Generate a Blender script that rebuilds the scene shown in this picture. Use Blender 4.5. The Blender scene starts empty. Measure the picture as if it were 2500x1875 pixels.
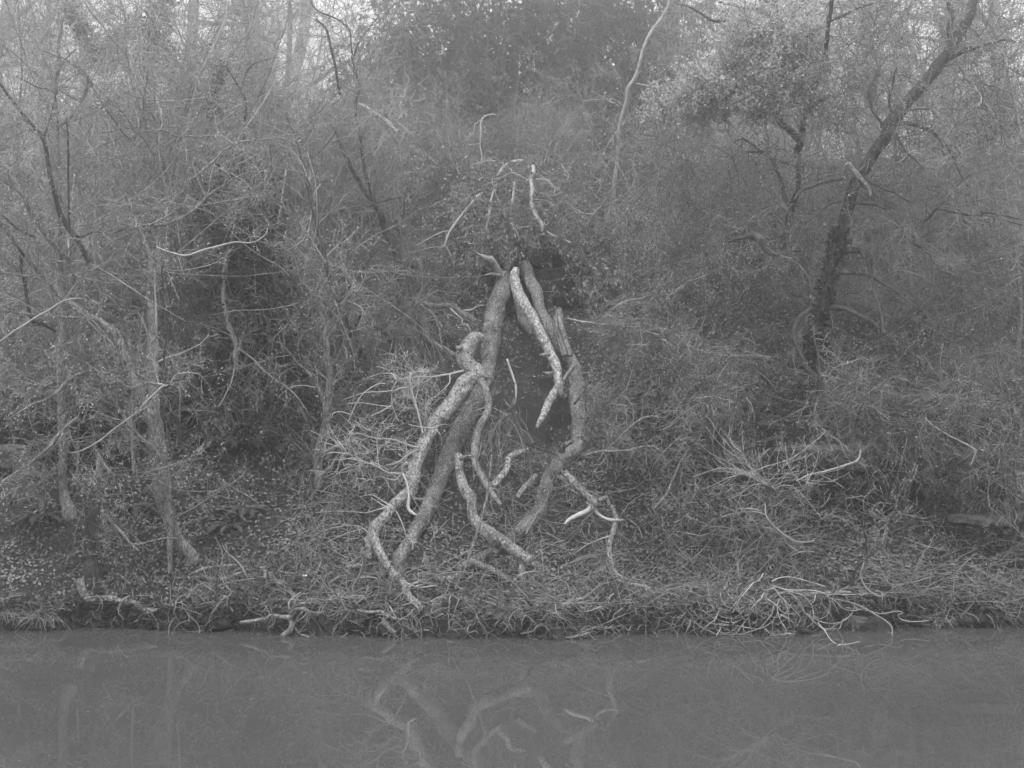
import bpy, math
import numpy as np

rng = np.random.default_rng(11)
scene = bpy.context.scene
C = scene.collection

# ------------------------------------------------------------------ camera, sky, sun, exposure
CAM_H = 2.44
FPX = 3000.0                       # focal length in pixels of the 2500 px wide photograph
cam_data = bpy.data.cameras.new('camera')
cam_data.lens = FPX / 2500.0 * 36.0
cam_data.sensor_width = 36.0
cam_data.clip_start = 0.1
cam_data.clip_end = 500.0
cam = bpy.data.objects.new('camera', cam_data)
cam.location = (0, 0, CAM_H)
cam.rotation_euler = (math.radians(90), 0, 0)
C.objects.link(cam)
scene.camera = cam

SUN_EL, SUN_AZ = 72.0, 200.0        # azimuth from +Y, clockwise
world = bpy.data.worlds.new('World')
scene.world = world
world.use_nodes = True
wn = world.node_tree
wn.nodes.clear()
sky = wn.nodes.new('ShaderNodeTexSky')
sky.sky_type = 'NISHITA'
sky.sun_disc = False
sky.sun_elevation = math.radians(SUN_EL)
sky.sun_rotation = math.radians(SUN_AZ)
sky.air_density = 1.0
sky.dust_density = 4.0
bw = wn.nodes.new('ShaderNodeRGBToBW')          # the photograph is monochrome
mx = wn.nodes.new('ShaderNodeMix'); mx.data_type = 'FLOAT'
mx.inputs[0].default_value = 0.55
mx.inputs[3].default_value = 15.0                 # even cloud layer
bgn = wn.nodes.new('ShaderNodeBackground')
bgn.inputs[1].default_value = 0.12
wo = wn.nodes.new('ShaderNodeOutputWorld')
wn.links.new(sky.outputs[0], bw.inputs[0])
wn.links.new(bw.outputs[0], mx.inputs[2])
wn.links.new(mx.outputs[0], bgn.inputs[0])
wn.links.new(bgn.outputs[0], wo.inputs[0])

sun_data = bpy.data.lights.new('sun', 'SUN')
sun_data.energy = 1.5
sun_data.angle = math.radians(30)
sun_data.color = (1, 1, 1)
sun = bpy.data.objects.new('sun', sun_data)
C.objects.link(sun)
sun.location = (0, 0, 30)
sun.rotation_euler = (math.radians(90 - SUN_EL), 0, math.radians(180 - SUN_AZ))

vs = scene.view_settings
vs.view_transform = 'Standard'
vs.look = 'None'
vs.exposure = 0.55
vs.gamma = 1.0
vs.use_curve_mapping = False
scene.render.engine = 'CYCLES'
cy = scene.cycles
cy.max_bounces = 5
cy.diffuse_bounces = 2
cy.glossy_bounces = 2
cy.transmission_bounces = 1
cy.volume_bounces = 1
cy.transparent_max_bounces = 4
cy.caustics_reflective = False
cy.caustics_refractive = False
cy.use_denoising = True
HAZE = 0.0148
HAZE_G = 0.86

# ------------------------------------------------------------------ small maths helpers
def nrm(v):
    return v / np.maximum(np.linalg.norm(v, axis=-1, keepdims=True), 1e-9)

def vnoise(x, y, seed=0):
    x = np.asarray(x, float); y = np.asarray(y, float)
    xi = np.floor(x).astype(np.int64); yi = np.floor(y).astype(np.int64)
    fx = x - xi; fy = y - yi
    fx = fx * fx * (3 - 2 * fx); fy = fy * fy * (3 - 2 * fy)
    def h(a, b):
        n = (a * 374761393 + b * 668265263 + seed * 974634777) & 0xffffffff
        n = ((n ^ (n >> 13)) * 1274126177) & 0xffffffff
        return ((n ^ (n >> 16)) & 0xffff) / 65535.0
    return ((h(xi, yi) * (1 - fx) + h(xi + 1, yi) * fx) * (1 - fy)
            + (h(xi, yi + 1) * (1 - fx) + h(xi + 1, yi + 1) * fx) * fy) * 2 - 1

def sstep(a, b, x):
    t = np.clip((np.asarray(x, float) - a) / (b - a), 0, 1)
    return t * t * (3 - 2 * t)

def bump(a, b, x, soft):
    return sstep(a, a + soft, x) * (1 - sstep(b - soft, b, x))

# ------------------------------------------------------------------ lie of the land
def edge(x):
    x = np.asarray(x, float)
    return (12.05 + 0.28 * sstep(1.5, 4.5, np.abs(x)) - 0.22 * np.exp(-((x + 0.4) / 1.6) ** 2)
            + 0.13 * vnoise(x * 1.3, 3.3, 5) + 0.08 * vnoise(x * 4.0, 9.3, 6))

PS = [-99, -0.12, -0.02, 0.06, 0.35, 1.1, 2.1, 3.1, 4.1, 6.1, 8.1, 11, 14.5, 20, 140]
PZ = [-0.9, -0.9, 0.0, 0.17, 0.26, 0.58, 1.22, 2.05, 2.95, 4.62, 5.85, 6.6, 7.3, 7.6, 10]

def ground(x, y):
    x = np.asarray(x, float); y = np.asarray(y, float)
    s = y - edge(x)
    z = np.interp(s, PS, PZ)
    k = sstep(0.05, 1.0, s)
    z = z + k * (0.20 * vnoise(x * 0.55, y * 0.6, 1) + 0.10 * vnoise(x * 1.7, y * 1.7, 2)
                 + 0.045 * vnoise(x * 5, y * 5, 3))
    z = z + sstep(-0.02, 0.1, s) * 0.03 * vnoise(x * 9, y * 9, 4)
    # rocky hollows in the bank
    z = z - 0.55 * bump(2.5, 6.4, x, 0.5) * bump(14.25, 15.1, y, 0.16)
    z = z - 0.50 * bump(-6.6, -4.3, x, 0.4) * bump(14.35, 15.2, y, 0.16)
    z = z - 0.80 * bump(-0.35, 0.55, x, 0.25) * bump(16.6, 17.9, y, 0.25)
    z = z + 0.45 * np.exp(-((x - 0.1) / 0.9) ** 2 - ((y - 18.3) / 0.6) ** 2)
    # slide of bare earth below the fallen trunks
    z = z - 0.25 * np.exp(-((x - 0.15) / 0.6) ** 2 - ((y - 15.0) / 1.0) ** 2)
    near = 0.5 * (1 - sstep(1.7, 1.9, y)) - 0.9 * sstep(1.7, 1.9, y)
    return np.where(y < 6, near, z)

def gz(x, y):
    return float(ground(x, y))

_D = np.arange(11.2, 40, 0.02)
def groundD(px, py):
    zz = CAM_H - (py - 937.5) / FPX * _D
    xx = (px - 1250) / FPX * _D
    hit = np.nonzero(zz < ground(xx, _D))[0]
    return float(_D[hit[0]]) if len(hit) else 24.0

def at(px, py, D):
    return np.array([(px - 1250) / FPX * D, D, CAM_H - (py - 937.5) / FPX * D])

# ------------------------------------------------------------------ mesh builder
class MB:
    def __init__(self):
        self.v = []; self.q = []; self.t = []; self.n = 0
    def add(self, v, q=None, t=None):
        v = np.asarray(v, np.float32).reshape(-1, 3)
        if q is not None and len(q): self.q.append(np.asarray(q, np.int32) + self.n)
        if t is not None and len(t): self.t.append(np.asarray(t, np.int32) + self.n)
        self.v.append(v); self.n += len(v)
    def tubes(self, P, R, sides=3, ref=None, cap=False, rough=0.0):
        P = np.asarray(P, float); R = np.asarray(R, float)
        if cap:
            P = np.concatenate([P[:, :1], P, P[:, -1:]], 1)
            R = np.concatenate([R[:, :1] * 0, R, R[:, -1:] * 0], 1)
            Pm = P[:, 1:-1]
            T = np.gradient(Pm, axis=1); T = np.concatenate([T[:, :1], T, T[:, -1:]], 1)
        else:
            T = np.gradient(P, axis=1)
        T = nrm(T)
        N, K, _ = P.shape
        if ref is None:
            m = nrm(T.mean(1)); r = nrm(np.cross(m, rng.normal(size=(N, 3))))
            ref = r[:, None, :]
        else:
            ref = np.asarray(ref, float)[None, None, :]
        U = nrm(np.cross(T, np.broadcast_to(ref, T.shape))); V = np.cross(T, U)
        a = np.linspace(0, 2 * math.pi, sides, endpoint=False)
        RR = np.repeat(R[:, :, None], sides, 2)
        if rough:
            L = np.concatenate([np.zeros((N, 1)), np.cumsum(np.linalg.norm(np.diff(P, axis=1), axis=2), 1)], 1)
            for j in range(N):
                sd = int(rng.integers(1, 9999))
                xx = np.cos(a)[None, :] * 1.6 + np.sin(a)[None, :] * 1.1 + L[j][:, None] * 6
                yy = np.sin(a)[None, :] * 1.8 + L[j][:, None] * 2
                RR[j] = RR[j] * (1 + rough * vnoise(xx, yy, sd) + rough * 0.6 * vnoise(xx * 2.7 + 5, yy * 2.7, sd + 3) + rough * 0.45 * vnoise(np.cos(a)[None, :] * 5 + L[j][:, None] * 5, np.sin(a)[None, :] * 5 + L[j][:, None] * 22, sd + 5))
        ring = P[:, :, None, :] + RR[..., None] * (np.cos(a)[None, None, :, None] * U[:, :, None, :]
                                                  + np.sin(a)[None, None, :, None] * V[:, :, None, :])
        base = (np.arange(N) * K * sides)[:, None, None]
        k = (np.arange(K - 1) * sides)[None, :, None]
        s = np.arange(sides)[None, None, :]; s2 = (s + 1) % sides
        q = np.stack([base + k + s, base + k + s2, base + k + sides + s2, base + k + sides + s], -1).reshape(-1, 4)
        self.add(ring, q=q)
    def leaves(self, pos, d, size, width=0.45, fold=0.25):
        """folded diamond leaves: pos (N,3) base, d direction, size length"""
        N = len(pos); d = nrm(d); size = np.broadcast_to(np.asarray(size, float), (N,))[:, None]
        side = nrm(np.cross(d, rng.normal(size=(N, 3)))); up = np.cross(side, d)
        b = pos; tip = pos + d * size
        l = pos + d * size * 0.45 + side * size * width * 0.5 + up * size * fold * 0.5
        r = pos + d * size * 0.45 - side * size * width * 0.5 + up * size * fold * 0.5
        v = np.stack([b, l, tip, r], 1)
        i = (np.arange(N) * 4)[:, None]
        t = np.concatenate([i + [0, 2, 1], i + [0, 3, 2]], 0)
        self.add(v, t=t)
    def flat_leaves(self, pos, n, size, width=0.6):
        """leaves lying with their face along n"""
        N = len(pos); size = np.broadcast_to(np.asarray(size, float), (N,))[:, None]
        d = nrm(np.cross(n, rng.normal(size=(N, 3)))); side = np.cross(n, d)
        curl = rng.uniform(-0.1, 0.45, (N, 1))
        b = pos - d * size * 0.5; tip = pos + d * size * 0.5 + n * size * curl * 0.6
        l = pos + side * size * width * 0.5 + n * size * curl * 0.5
        r = pos - side * size * width * 0.5 + n * size * curl * 0.5
        v = np.stack([b, l, tip, r], 1)
        i = (np.arange(N) * 4)[:, None]
        t = np.concatenate([i + [0, 2, 1], i + [0, 3, 2]], 0)
        self.add(v, t=t)
    def mesh(self, name, mat, origin=(0, 0, 0), smooth=True):
        me = bpy.data.meshes.new(name)
        v = np.concatenate(self.v) - np.asarray(origin, np.float32)
        nq = sum(len(a) for a in self.q); nt = sum(len(a) for a in self.t)
        idx = []
        if nq: idx.append(np.concatenate(self.q).ravel())
        if nt: idx.append(np.concatenate(self.t).ravel())
        idx = np.concatenate(idx)
        me.vertices.add(len(v)); me.vertices.foreach_set('co', v.ravel().astype(np.float32))
        me.loops.add(len(idx)); me.loops.foreach_set('vertex_index', idx.astype(np.int32))
        me.polygons.add(nq + nt)
        st = np.concatenate([np.arange(nq) * 4, nq * 4 + np.arange(nt) * 3]).astype(np.int32)
        me.polygons.foreach_set('loop_start', st)
        me.polygons.foreach_set('use_smooth', np.full(nq + nt, smooth))
        me.update(calc_edges=True)
        me.materials.append(mat)
        return me

TRI = [0]
def link(name, mb, mat, parent=None, origin=None, smooth=True, **props):
    o_ = np.asarray(parent.location if parent is not None else (origin if origin is not None else (0, 0, 0)), float)
    me = mb.mesh(name, mat, o_, smooth)
    TRI[0] += sum(len(a) for a in mb.q) * 2 + sum(len(a) for a in mb.t)
    o = bpy.data.objects.new(name, me)
    C.objects.link(o)
    if parent is not None: o.parent = parent
    else: o.location = o_
    for k, v in props.items(): o[k] = v
    return o

def thing(name, label, cat, loc, group=None):
    o = bpy.data.objects.new(name, None)
    o.empty_display_size = 0.2
    o.location = [float(a) for a in loc]
    C.objects.link(o)
    o['label'] = label; o['category'] = cat
    if group: o['group'] = group
    return o

def copy_thing(src, loc, rz, scale, label=None):
    r = src.copy(); C.objects.link(r)
    r.location = loc; r.rotation_euler = (0, 0, rz); r.scale = (scale,) * 3
    if label: r['label'] = label
    for ch in list(src.children):
        c = ch.copy(); C.objects.link(c); c.parent = r
    return r

# ------------------------------------------------------------------ materials (all grey: a black and white photograph)
def mat(name, lo, hi, scale=8.0, rough=0.85, bumpk=0.0, bscale=40.0, island=0.0, stretch=(1, 1, 1), spots=None, trans=0.0, cracks=0.0):
    m = bpy.data.materials.new(name); m.use_nodes = True
    nt = m.node_tree; n = nt.nodes; n.clear()
    out = n.new('ShaderNodeOutputMaterial'); p = n.new('ShaderNodeBsdfPrincipled')
    p.inputs['Roughness'].default_value = rough
    p.inputs['Specular IOR Level'].default_value = 0.25
    tc = n.new('ShaderNodeTexCoord'); mp = n.new('ShaderNodeMapping')
    mp.inputs['Scale'].default_value = stretch
    nt.links.new(tc.outputs['Object'], mp.inputs[0])
    nz = n.new('ShaderNodeTexNoise'); nz.inputs['Scale'].default_value = scale
    nz.inputs['Detail'].default_value = 5.0; nz.inputs['Roughness'].default_value = 0.65
    nt.links.new(mp.outputs[0], nz.inputs['Vector'])
    cr = n.new('ShaderNodeMapRange')
    cr.inputs[1].default_value = 0.32; cr.inputs[2].default_value = 0.68
    cr.inputs[3].default_value = lo; cr.inputs[4].default_value = hi
    nt.links.new(nz.outputs[0], cr.inputs[0])
    val = cr.outputs[0]
    if island:
        g = n.new('ShaderNodeNewGeometry'); mr = n.new('ShaderNodeMapRange')
        mr.inputs[3].default_value = 1 - island; mr.inputs[4].default_value = 1 + island * 1.4
        nt.links.new(g.outputs['Random Per Island'], mr.inputs[0])
        mu = n.new('ShaderNodeMath'); mu.operation = 'MULTIPLY'
        nt.links.new(val, mu.inputs[0]); nt.links.new(mr.outputs[0], mu.inputs[1]); val = mu.outputs[0]
    if spots:
        s_scale, s_lo, s_hi, s_val = spots
        n2 = n.new('ShaderNodeTexNoise'); n2.inputs['Scale'].default_value = s_scale
        n2.inputs['Detail'].default_value = 4.0
        nt.links.new(mp.outputs[0], n2.inputs['Vector'])
        m2 = n.new('ShaderNodeMapRange'); m2.inputs[1].default_value = s_lo; m2.inputs[2].default_value = s_hi
        nt.links.new(n2.outputs[0], m2.inputs[0])
        mxx = n.new('ShaderNodeMix'); mxx.data_type = 'FLOAT'
        nt.links.new(m2.outputs[0], mxx.inputs[0]); nt.links.new(val, mxx.inputs[2])
        mxx.inputs[3].default_value = s_val; val = mxx.outputs[0]
    if cracks:
        v_ = n.new('ShaderNodeTexVoronoi'); v_.feature = 'DISTANCE_TO_EDGE'; v_.inputs['Scale'].default_value = cracks
        nd = n.new('ShaderNodeTexNoise'); nd.inputs['Scale'].default_value = cracks * .4; nt.links.new(mp.outputs[0], nd.inputs['Vector'])
        vm = n.new('ShaderNodeMix'); vm.data_type = 'VECTOR'; vm.inputs[0].default_value = 0.12
        nt.links.new(mp.outputs[0], vm.inputs[4]); nt.links.new(nd.outputs['Color'], vm.inputs[5]); nt.links.new(vm.outputs[1], v_.inputs['Vector'])
        cm = n.new('ShaderNodeMapRange'); cm.inputs[1].default_value = 0.0; cm.inputs[2].default_value = 0.12; cm.inputs[3].default_value = 0.35; cm.inputs[4].default_value = 1.0
        nt.links.new(v_.outputs['Distance'], cm.inputs[0])
        mc = n.new('ShaderNodeMath'); mc.operation = 'MULTIPLY'; nt.links.new(val, mc.inputs[0]); nt.links.new(cm.outputs[0], mc.inputs[1]); val = mc.outputs[0]
    cc = n.new('ShaderNodeCombineColor')
    for i in range(3): nt.links.new(val, cc.inputs[i])
    nt.links.new(cc.outputs[0], p.inputs['Base Color'])
    if bumpk:
        nb = n.new('ShaderNodeTexNoise'); nb.inputs['Scale'].default_value = bscale
        nb.inputs['Detail'].default_value = 6.0
        nt.links.new(mp.outputs[0], nb.inputs['Vector'])
        b = n.new('ShaderNodeBump'); b.inputs['Strength'].default_value = bumpk
        b.inputs['Distance'].default_value = 0.04
        nt.links.new(nb.outputs[0], b.inputs['Height']); nt.links.new(b.outputs[0], p.inputs['Normal'])
    if trans:
        tr_ = n.new('ShaderNodeBsdfTranslucent'); nt.links.new(cc.outputs[0], tr_.inputs[0])
        ms = n.new('ShaderNodeMixShader'); ms.inputs[0].default_value = trans
        nt.links.new(p.outputs[0], ms.inputs[1]); nt.links.new(tr_.outputs[0], ms.inputs[2])
        nt.links.new(ms.outputs[0], out.inputs[0])
    else:
        nt.links.new(p.outputs[0], out.inputs[0])
    return m

M = {
    'soil': mat('soil', 0.02, 0.055, 3.0, 0.95, 0.9, 30),
    'litter': mat('leaf_litter', 0.06, 0.20, 1.3, 0.7, island=0.65),
    'bark_dark': mat('dark_bark', 0.03, 0.10, 14, 0.9, 1.0, 30, stretch=(1, 1, 0.35)),
    'bark_mid': mat('grey_bark', 0.16, 0.36, 12, 0.85, 1.0, 36, stretch=(1, 1, 0.45), spots=(50, 0.58, 0.66, 0.45), cracks=30),
    'bark_hero': mat('mossy_bark', 0.07, 0.38, 5, 0.85, 1.0, 45, stretch=(1, 1, 0.6), spots=(50, 0.54, 0.62, 0.46), cracks=26),
    'bark_bough': mat('cracked_pale_bark', 0.22, 0.58, 6, 0.8, 1.0, 42, stretch=(1, 1, 0.7), spots=(40, 0.56, 0.64, 0.10), cracks=24),
    'bark_speckle': mat('speckled_bark', 0.20, 0.34, 9, 0.85, 1.0, 48, stretch=(1, 1, 0.6), spots=(40, 0.50, 0.56, 0.62)),
    'bark_pale': mat('pale_bark', 0.30, 0.50, 10, 0.8, 0.5, 40, stretch=(1, 1, 0.4)),
    'dead_wood': mat('bleached_dead_wood', 0.34, 0.64, 12, 0.8, 0.7, 50, stretch=(1, 1, 0.3)),
    'twig_dark': mat('dark_twigs', 0.08, 0.20, 5, 0.85, island=0.4),
    'twig_mid': mat('grey_twigs', 0.14, 0.36, 5, 0.8, island=0.4),
    'twig_brown': mat('brown_twigs', 0.07, 0.28, 2.5, 0.85, island=0.6),
    'twig_pale': mat('pale_twigs', 0.34, 0.60, 5, 0.7, island=0.25),
    'leaf_dark': mat('dark_leaves', 0.035, 0.075, 2, 0.5, island=0.5, trans=0.15),
    'leaf_mid': mat('grey_leaves', 0.14, 0.34, 3, 0.6, island=0.65, trans=0.2),
    'leaf_bright': mat('silvery_leaves', 0.44, 0.62, 2, 0.5, island=0.3, trans=0.45),
    'leaf_pale': mat('light_leaves', 0.32, 0.5, 2, 0.6, island=0.5, trans=0.25),
    'fern': mat('fern_green', 0.09, 0.17, 2, 0.65, island=0.3, trans=0.2),
    'rock': mat('mossy_stone', 0.05, 0.17, 7, 0.9, 1.0, 22, spots=(9, 0.50, 0.60, 0.05)),
    'earth_and_shade': mat('black_earth_and_shade', 0.012, 0.06, 14, 0.95, 1.0, 20),  # earth of the clods, and the painted black of shaded hollows
    'litter_white': mat('white_scrap', 0.72, 0.85, 20, 0.6, 0.4, 30),
    'cut_wood': mat('sawn_wood', 0.34, 0.5, 30, 0.8, 0.4, 60),
}

def water_material():
    m = bpy.data.materials.new('murky_water'); m.use_nodes = True
    nt = m.node_tree; n = nt.nodes; p = n['Principled BSDF']
    p.inputs['Base Color'].default_value = (0.075, 0.075, 0.075, 1)
    p.inputs['Roughness'].default_value = 0.0
    p.inputs['IOR'].default_value = 1.6
    tc = n.new('ShaderNodeTexCoord'); mp = n.new('ShaderNodeMapping'); mp.inputs['Scale'].default_value = (1, 2.2, 1)
    nt.links.new(tc.outputs['Object'], mp.inputs[0])
    nz = n.new('ShaderNodeTexNoise'); nz.inputs['Scale'].default_value = 2.2; nz.inputs['Detail'].default_value = 3
    nt.links.new(mp.outputs[0], nz.inputs['Vector'])
    b = n.new('ShaderNodeBump'); b.inputs['Strength'].default_value = 0.004; b.inputs['Distance'].default_value = 0.04
    nt.links.new(nz.outputs[0], b.inputs['Height']); nt.links.new(b.outputs[0], p.inputs['Normal'])
    return m
M['water'] = water_material()

# ------------------------------------------------------------------ haze
def haze_box():
    x0, x1, y0, y1, z0, z1 = -72, 72, -14, 142, -2.2, 31
    v = [(x, y, z) for x in (x0, x1) for y in (y0, y1) for z in (z0, z1)]
    q = [(0, 1, 3, 2), (4, 6, 7, 5), (0, 4, 5, 1), (2, 3, 7, 6), (0, 2, 6, 4), (1, 5, 7, 3)]
    m = bpy.data.materials.new('haze_air'); m.use_nodes = True
    nt = m.node_tree; nt.nodes.clear()
    out = nt.nodes.new('ShaderNodeOutputMaterial'); pv = nt.nodes.new('ShaderNodeVolumePrincipled')
    pv.inputs['Color'].default_value = (0.97, 0.97, 0.97, 1)
    pv.inputs['Density'].default_value = HAZE
    pv.inputs['Anisotropy'].default_value = HAZE_G
    nt.links.new(pv.outputs[0], out.inputs['Volume'])
    mb = MB(); mb.add(v, q=q)
    link('haze', mb, m, smooth=False, kind='stuff')
haze_box()

# ------------------------------------------------------------------ ground and water
def build_ground():
    xs = np.concatenate([np.arange(-66, -9, 1.0), np.arange(-9, 9, 0.08), np.arange(9, 66.1, 1.0)])
    ys = np.concatenate([[-10, -5, 0, 1.2, 1.65, 1.75, 1.85, 1.95, 3, 8], np.arange(11.4, 17, 0.075),
                         np.arange(17, 23, 0.14), np.arange(23, 60, 0.9), np.arange(60, 137, 4)])
    X, Y = np.meshgrid(xs, ys)
    Z = ground(X, Y)
    mb = MB()
    ny, nx = X.shape
    i = (np.arange(ny - 1)[:, None] * nx + np.arange(nx - 1)[None, :])
    q = np.stack([i, i + 1, i + nx + 1, i + nx], -1).reshape(-1, 4)
    mb.add(np.stack([X, Y, Z], -1), q=q)
    link('ground', mb, M['soil'], kind='structure')
    mb = MB()
    mb.add([(-65, 1.78, 0), (65, 1.78, 0), (65, 12.9, 0), (-65, 12.9, 0)], q=[(0, 1, 2, 3)])
    link('water', mb, M['water'], smooth=False, kind='structure')
build_ground()

def gnormal(x, y, e=0.06):
    nx = -(ground(x + e, y) - ground(x - e, y)) / (2 * e)
    ny = -(ground(x, y + e) - ground(x, y - e)) / (2 * e)
    return nrm(np.stack([nx, ny, np.ones_like(nx)], -1))

# ------------------------------------------------------------------ strands
def strands(pos, d, L, K, curl=0.25, droop=0.0):
    N = len(pos); L = np.broadcast_to(np.asarray(L, float), (N,))
    P = np.empty((N, K, 3)); P[:, 0] = pos; d = nrm(d)
    st = (L / (K - 1))[:, None]
    w = rng.normal(size=(N, 3)) * curl
    for k in range(1, K):
        w = 0.5 * w + rng.normal(size=(N, 3)) * curl * 0.75
        d = nrm(d + w + np.array([0, 0, -droop]))
        P[:, k] = P[:, k - 1] + d * st
    return P

def taper(r0, K, end=0.3, rmin=0.002):
    r0 = np.asarray(r0, float)
    return np.maximum(r0[:, None] * np.linspace(1, end, K)[None, :], rmin)

def spawn(P, R, n, lo=0.2, hi=1.0, ang=(35, 70), lf=0.45, K=5, curl=0.2, droop=0.0, rf=0.6, fix=None, rmin=0.002, lmax=9, bias=None, end=0.3):
    N, K0, _ = P.shape
    idx = np.repeat(np.arange(N), n)
    t = rng.uniform(lo, hi, len(idx)) * (K0 - 1.001)
    i = t.astype(int); f = (t - i)[:, None]
    pos = P[idx, i] * (1 - f) + P[idx, i + 1] * f
    tan = nrm(P[idx, i + 1] - P[idx, i])
    r = R[idx, i] * (1 - f[:, 0]) + R[idx, i + 1] * f[:, 0]
    if fix is None:
        Lp = np.linalg.norm(np.diff(P, axis=1), axis=2).sum(1)[idx]
        L = Lp * lf * (1 - 0.5 * t / (K0 - 1)) * rng.uniform(0.55, 1.25, len(idx))
    else:
        L = fix * rng.uniform(0.45, 1.3, len(idx))
    L = np.minimum(L, lmax)
    a = np.radians(rng.uniform(ang[0], ang[1], len(idx)))[:, None]
    pr = nrm(np.cross(tan, rng.normal(size=tan.shape)))
    d = tan * np.cos(a) + pr * np.sin(a)
    if bias is not None: d = d + np.asarray(bias)
    Q = strands(pos, d, L, K, curl, droop)
    r0 = np.minimum(r * rf, L * 0.02 + 0.0015)
    return Q, taper(r0, K, end, rmin)

def twig_set(mb, P, R, spec, leaves=None, lmb=None, sides=3):
    """spec: list of dicts, one per order of branching"""
    last = (P, R)
    for s in spec:
        s = dict(s); last = spawn(last[0], last[1], **s)
        mb.tubes(last[0], last[1], sides)
    if leaves and lmb is not None:
        put_leaves(lmb, last[0], **leaves)
    return last

def put_leaves(lmb, P, n=5, size=0.04, down=0.3, width=0.45, spread=0.02, lo=0.15):
    N, K, _ = P.shape
    idx = np.repeat(np.arange(N), n)
    t = rng.uniform(lo, 0.999, len(idx)) * (K - 1.001); i = t.astype(int); f = (t - i)[:, None]
    pos = P[idx, i] * (1 - f) + P[idx, i + 1] * f + rng.normal(size=(len(idx), 3)) * spread
    d = rng.normal(size=(len(idx), 3)) + nrm(P[idx, i + 1] - P[idx, i]) * 0.8 + [0, 0, -down]
    lmb.leaves(pos, d, size * rng.uniform(0.6, 1.3, len(idx)), width)

def smooth_path(pts, K):
    pts = np.asarray(pts, float)
    if len(pts) == 2:
        t = np.linspace(0, 1, K)[:, None]
        return pts[0] * (1 - t) + pts[1] * t
    p = np.concatenate([[2 * pts[0] - pts[1]], pts, [2 * pts[-1] - pts[-2]]])
    seg = np.linalg.norm(np.diff(pts[:, :3], axis=0), axis=1); cum = np.concatenate([[0], np.cumsum(seg)])
    u = np.linspace(0, cum[-1], K)
    i = np.clip(np.searchsorted(cum, u, side='right') - 1, 0, len(seg) - 1)
    t = ((u - cum[i]) / np.maximum(seg[i], 1e-9))[:, None]
    a, b, c, d = p[i], p[i + 1], p[i + 2], p[i + 3]
    return 0.5 * (2 * b + (c - a) * t + (2 * a - 5 * b + 4 * c - d) * t * t + (3 * b - a - 3 * c + d) * t ** 3)

# ------------------------------------------------------------------ limbs measured from the photograph, each with its own distance
ORI = {'1': (0, 0), '2': (830, 0), '3': (1650, 0), '4': (0, 600), '5': (830, 600), '6': (1650, 600),
       '7': (0, 1235), '8': (830, 1235), '9': (1650, 1235),
       'A': (1690, 1400, 5.027), 'B': (1650, 1080, 4.879), 'C': (770, 880, 3.53), 'D': (1130, 380, 4.366)}
def px(*spec):
    out = []; o = ORI['1']; w = 20
    for s in spec:
        if isinstance(s, str): o = ORI[s]; continue
        if len(s) > 2: w = s[2]
        k = o[2] if len(o) > 2 else 2.592
        out.append((o[0] + s[0] / k, o[1] + s[1] / k, w / k))
    return np.array(out)

def limb3(P2, D0, D1=None, clear=0.06, K=None, wob=0.006):
    """pixel path -> world path, radii. D0/D1 distances at the two ends; a D of None means lying on the ground there"""
    g = np.array([groundD(a, b) for a, b, _ in P2])
    if D0 is None: D0 = g[0]
    if D1 is None: D1 = D0
    if D1 == 'g': D1 = g[-1]
    seg = np.linalg.norm(np.diff(P2[:, :2], axis=0), axis=1); t = np.concatenate([[0], np.cumsum(seg)]) / max(seg.sum(), 1)
    D = D0 + (D1 - D0) * t
    D = np.minimum(D, g - clear)
    pts = np.array([np.append(at(a, b, d), w * d / FPX / 2) for (a, b, w), d in zip(P2, D)])
    L = np.linalg.norm(np.diff(pts[:, :3], axis=0), axis=1).sum()
    if K is None: K = int(np.clip(L / 0.03, 8, 150))
    S = smooth_path(pts, K)
    S[:, 3] = np.maximum(S[:, 3], 0.0025)
    if wob:
        q = np.linspace(0, L, K) * 7; sd = int(rng.integers(1, 9999))
        amp = wob + 0.12 * S[:, 3]
        for ax in range(3):
            S[:, ax] += vnoise(q, 0.5 + ax * 7.7, sd) * amp
    return S

def proj(p):
    return np.stack([1250 + FPX * p[:, 0] / p[:, 1], 937.5 - FPX * (p[:, 2] - CAM_H) / p[:, 1]], -1)

def resample(S, K):
    i = np.linspace(0, len(S) - 1, K)
    a = np.floor(i).astype(int); b = np.minimum(a + 1, len(S) - 1); f = (i - a)[:, None]
    return S[a] * (1 - f) + S[b] * f

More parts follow.
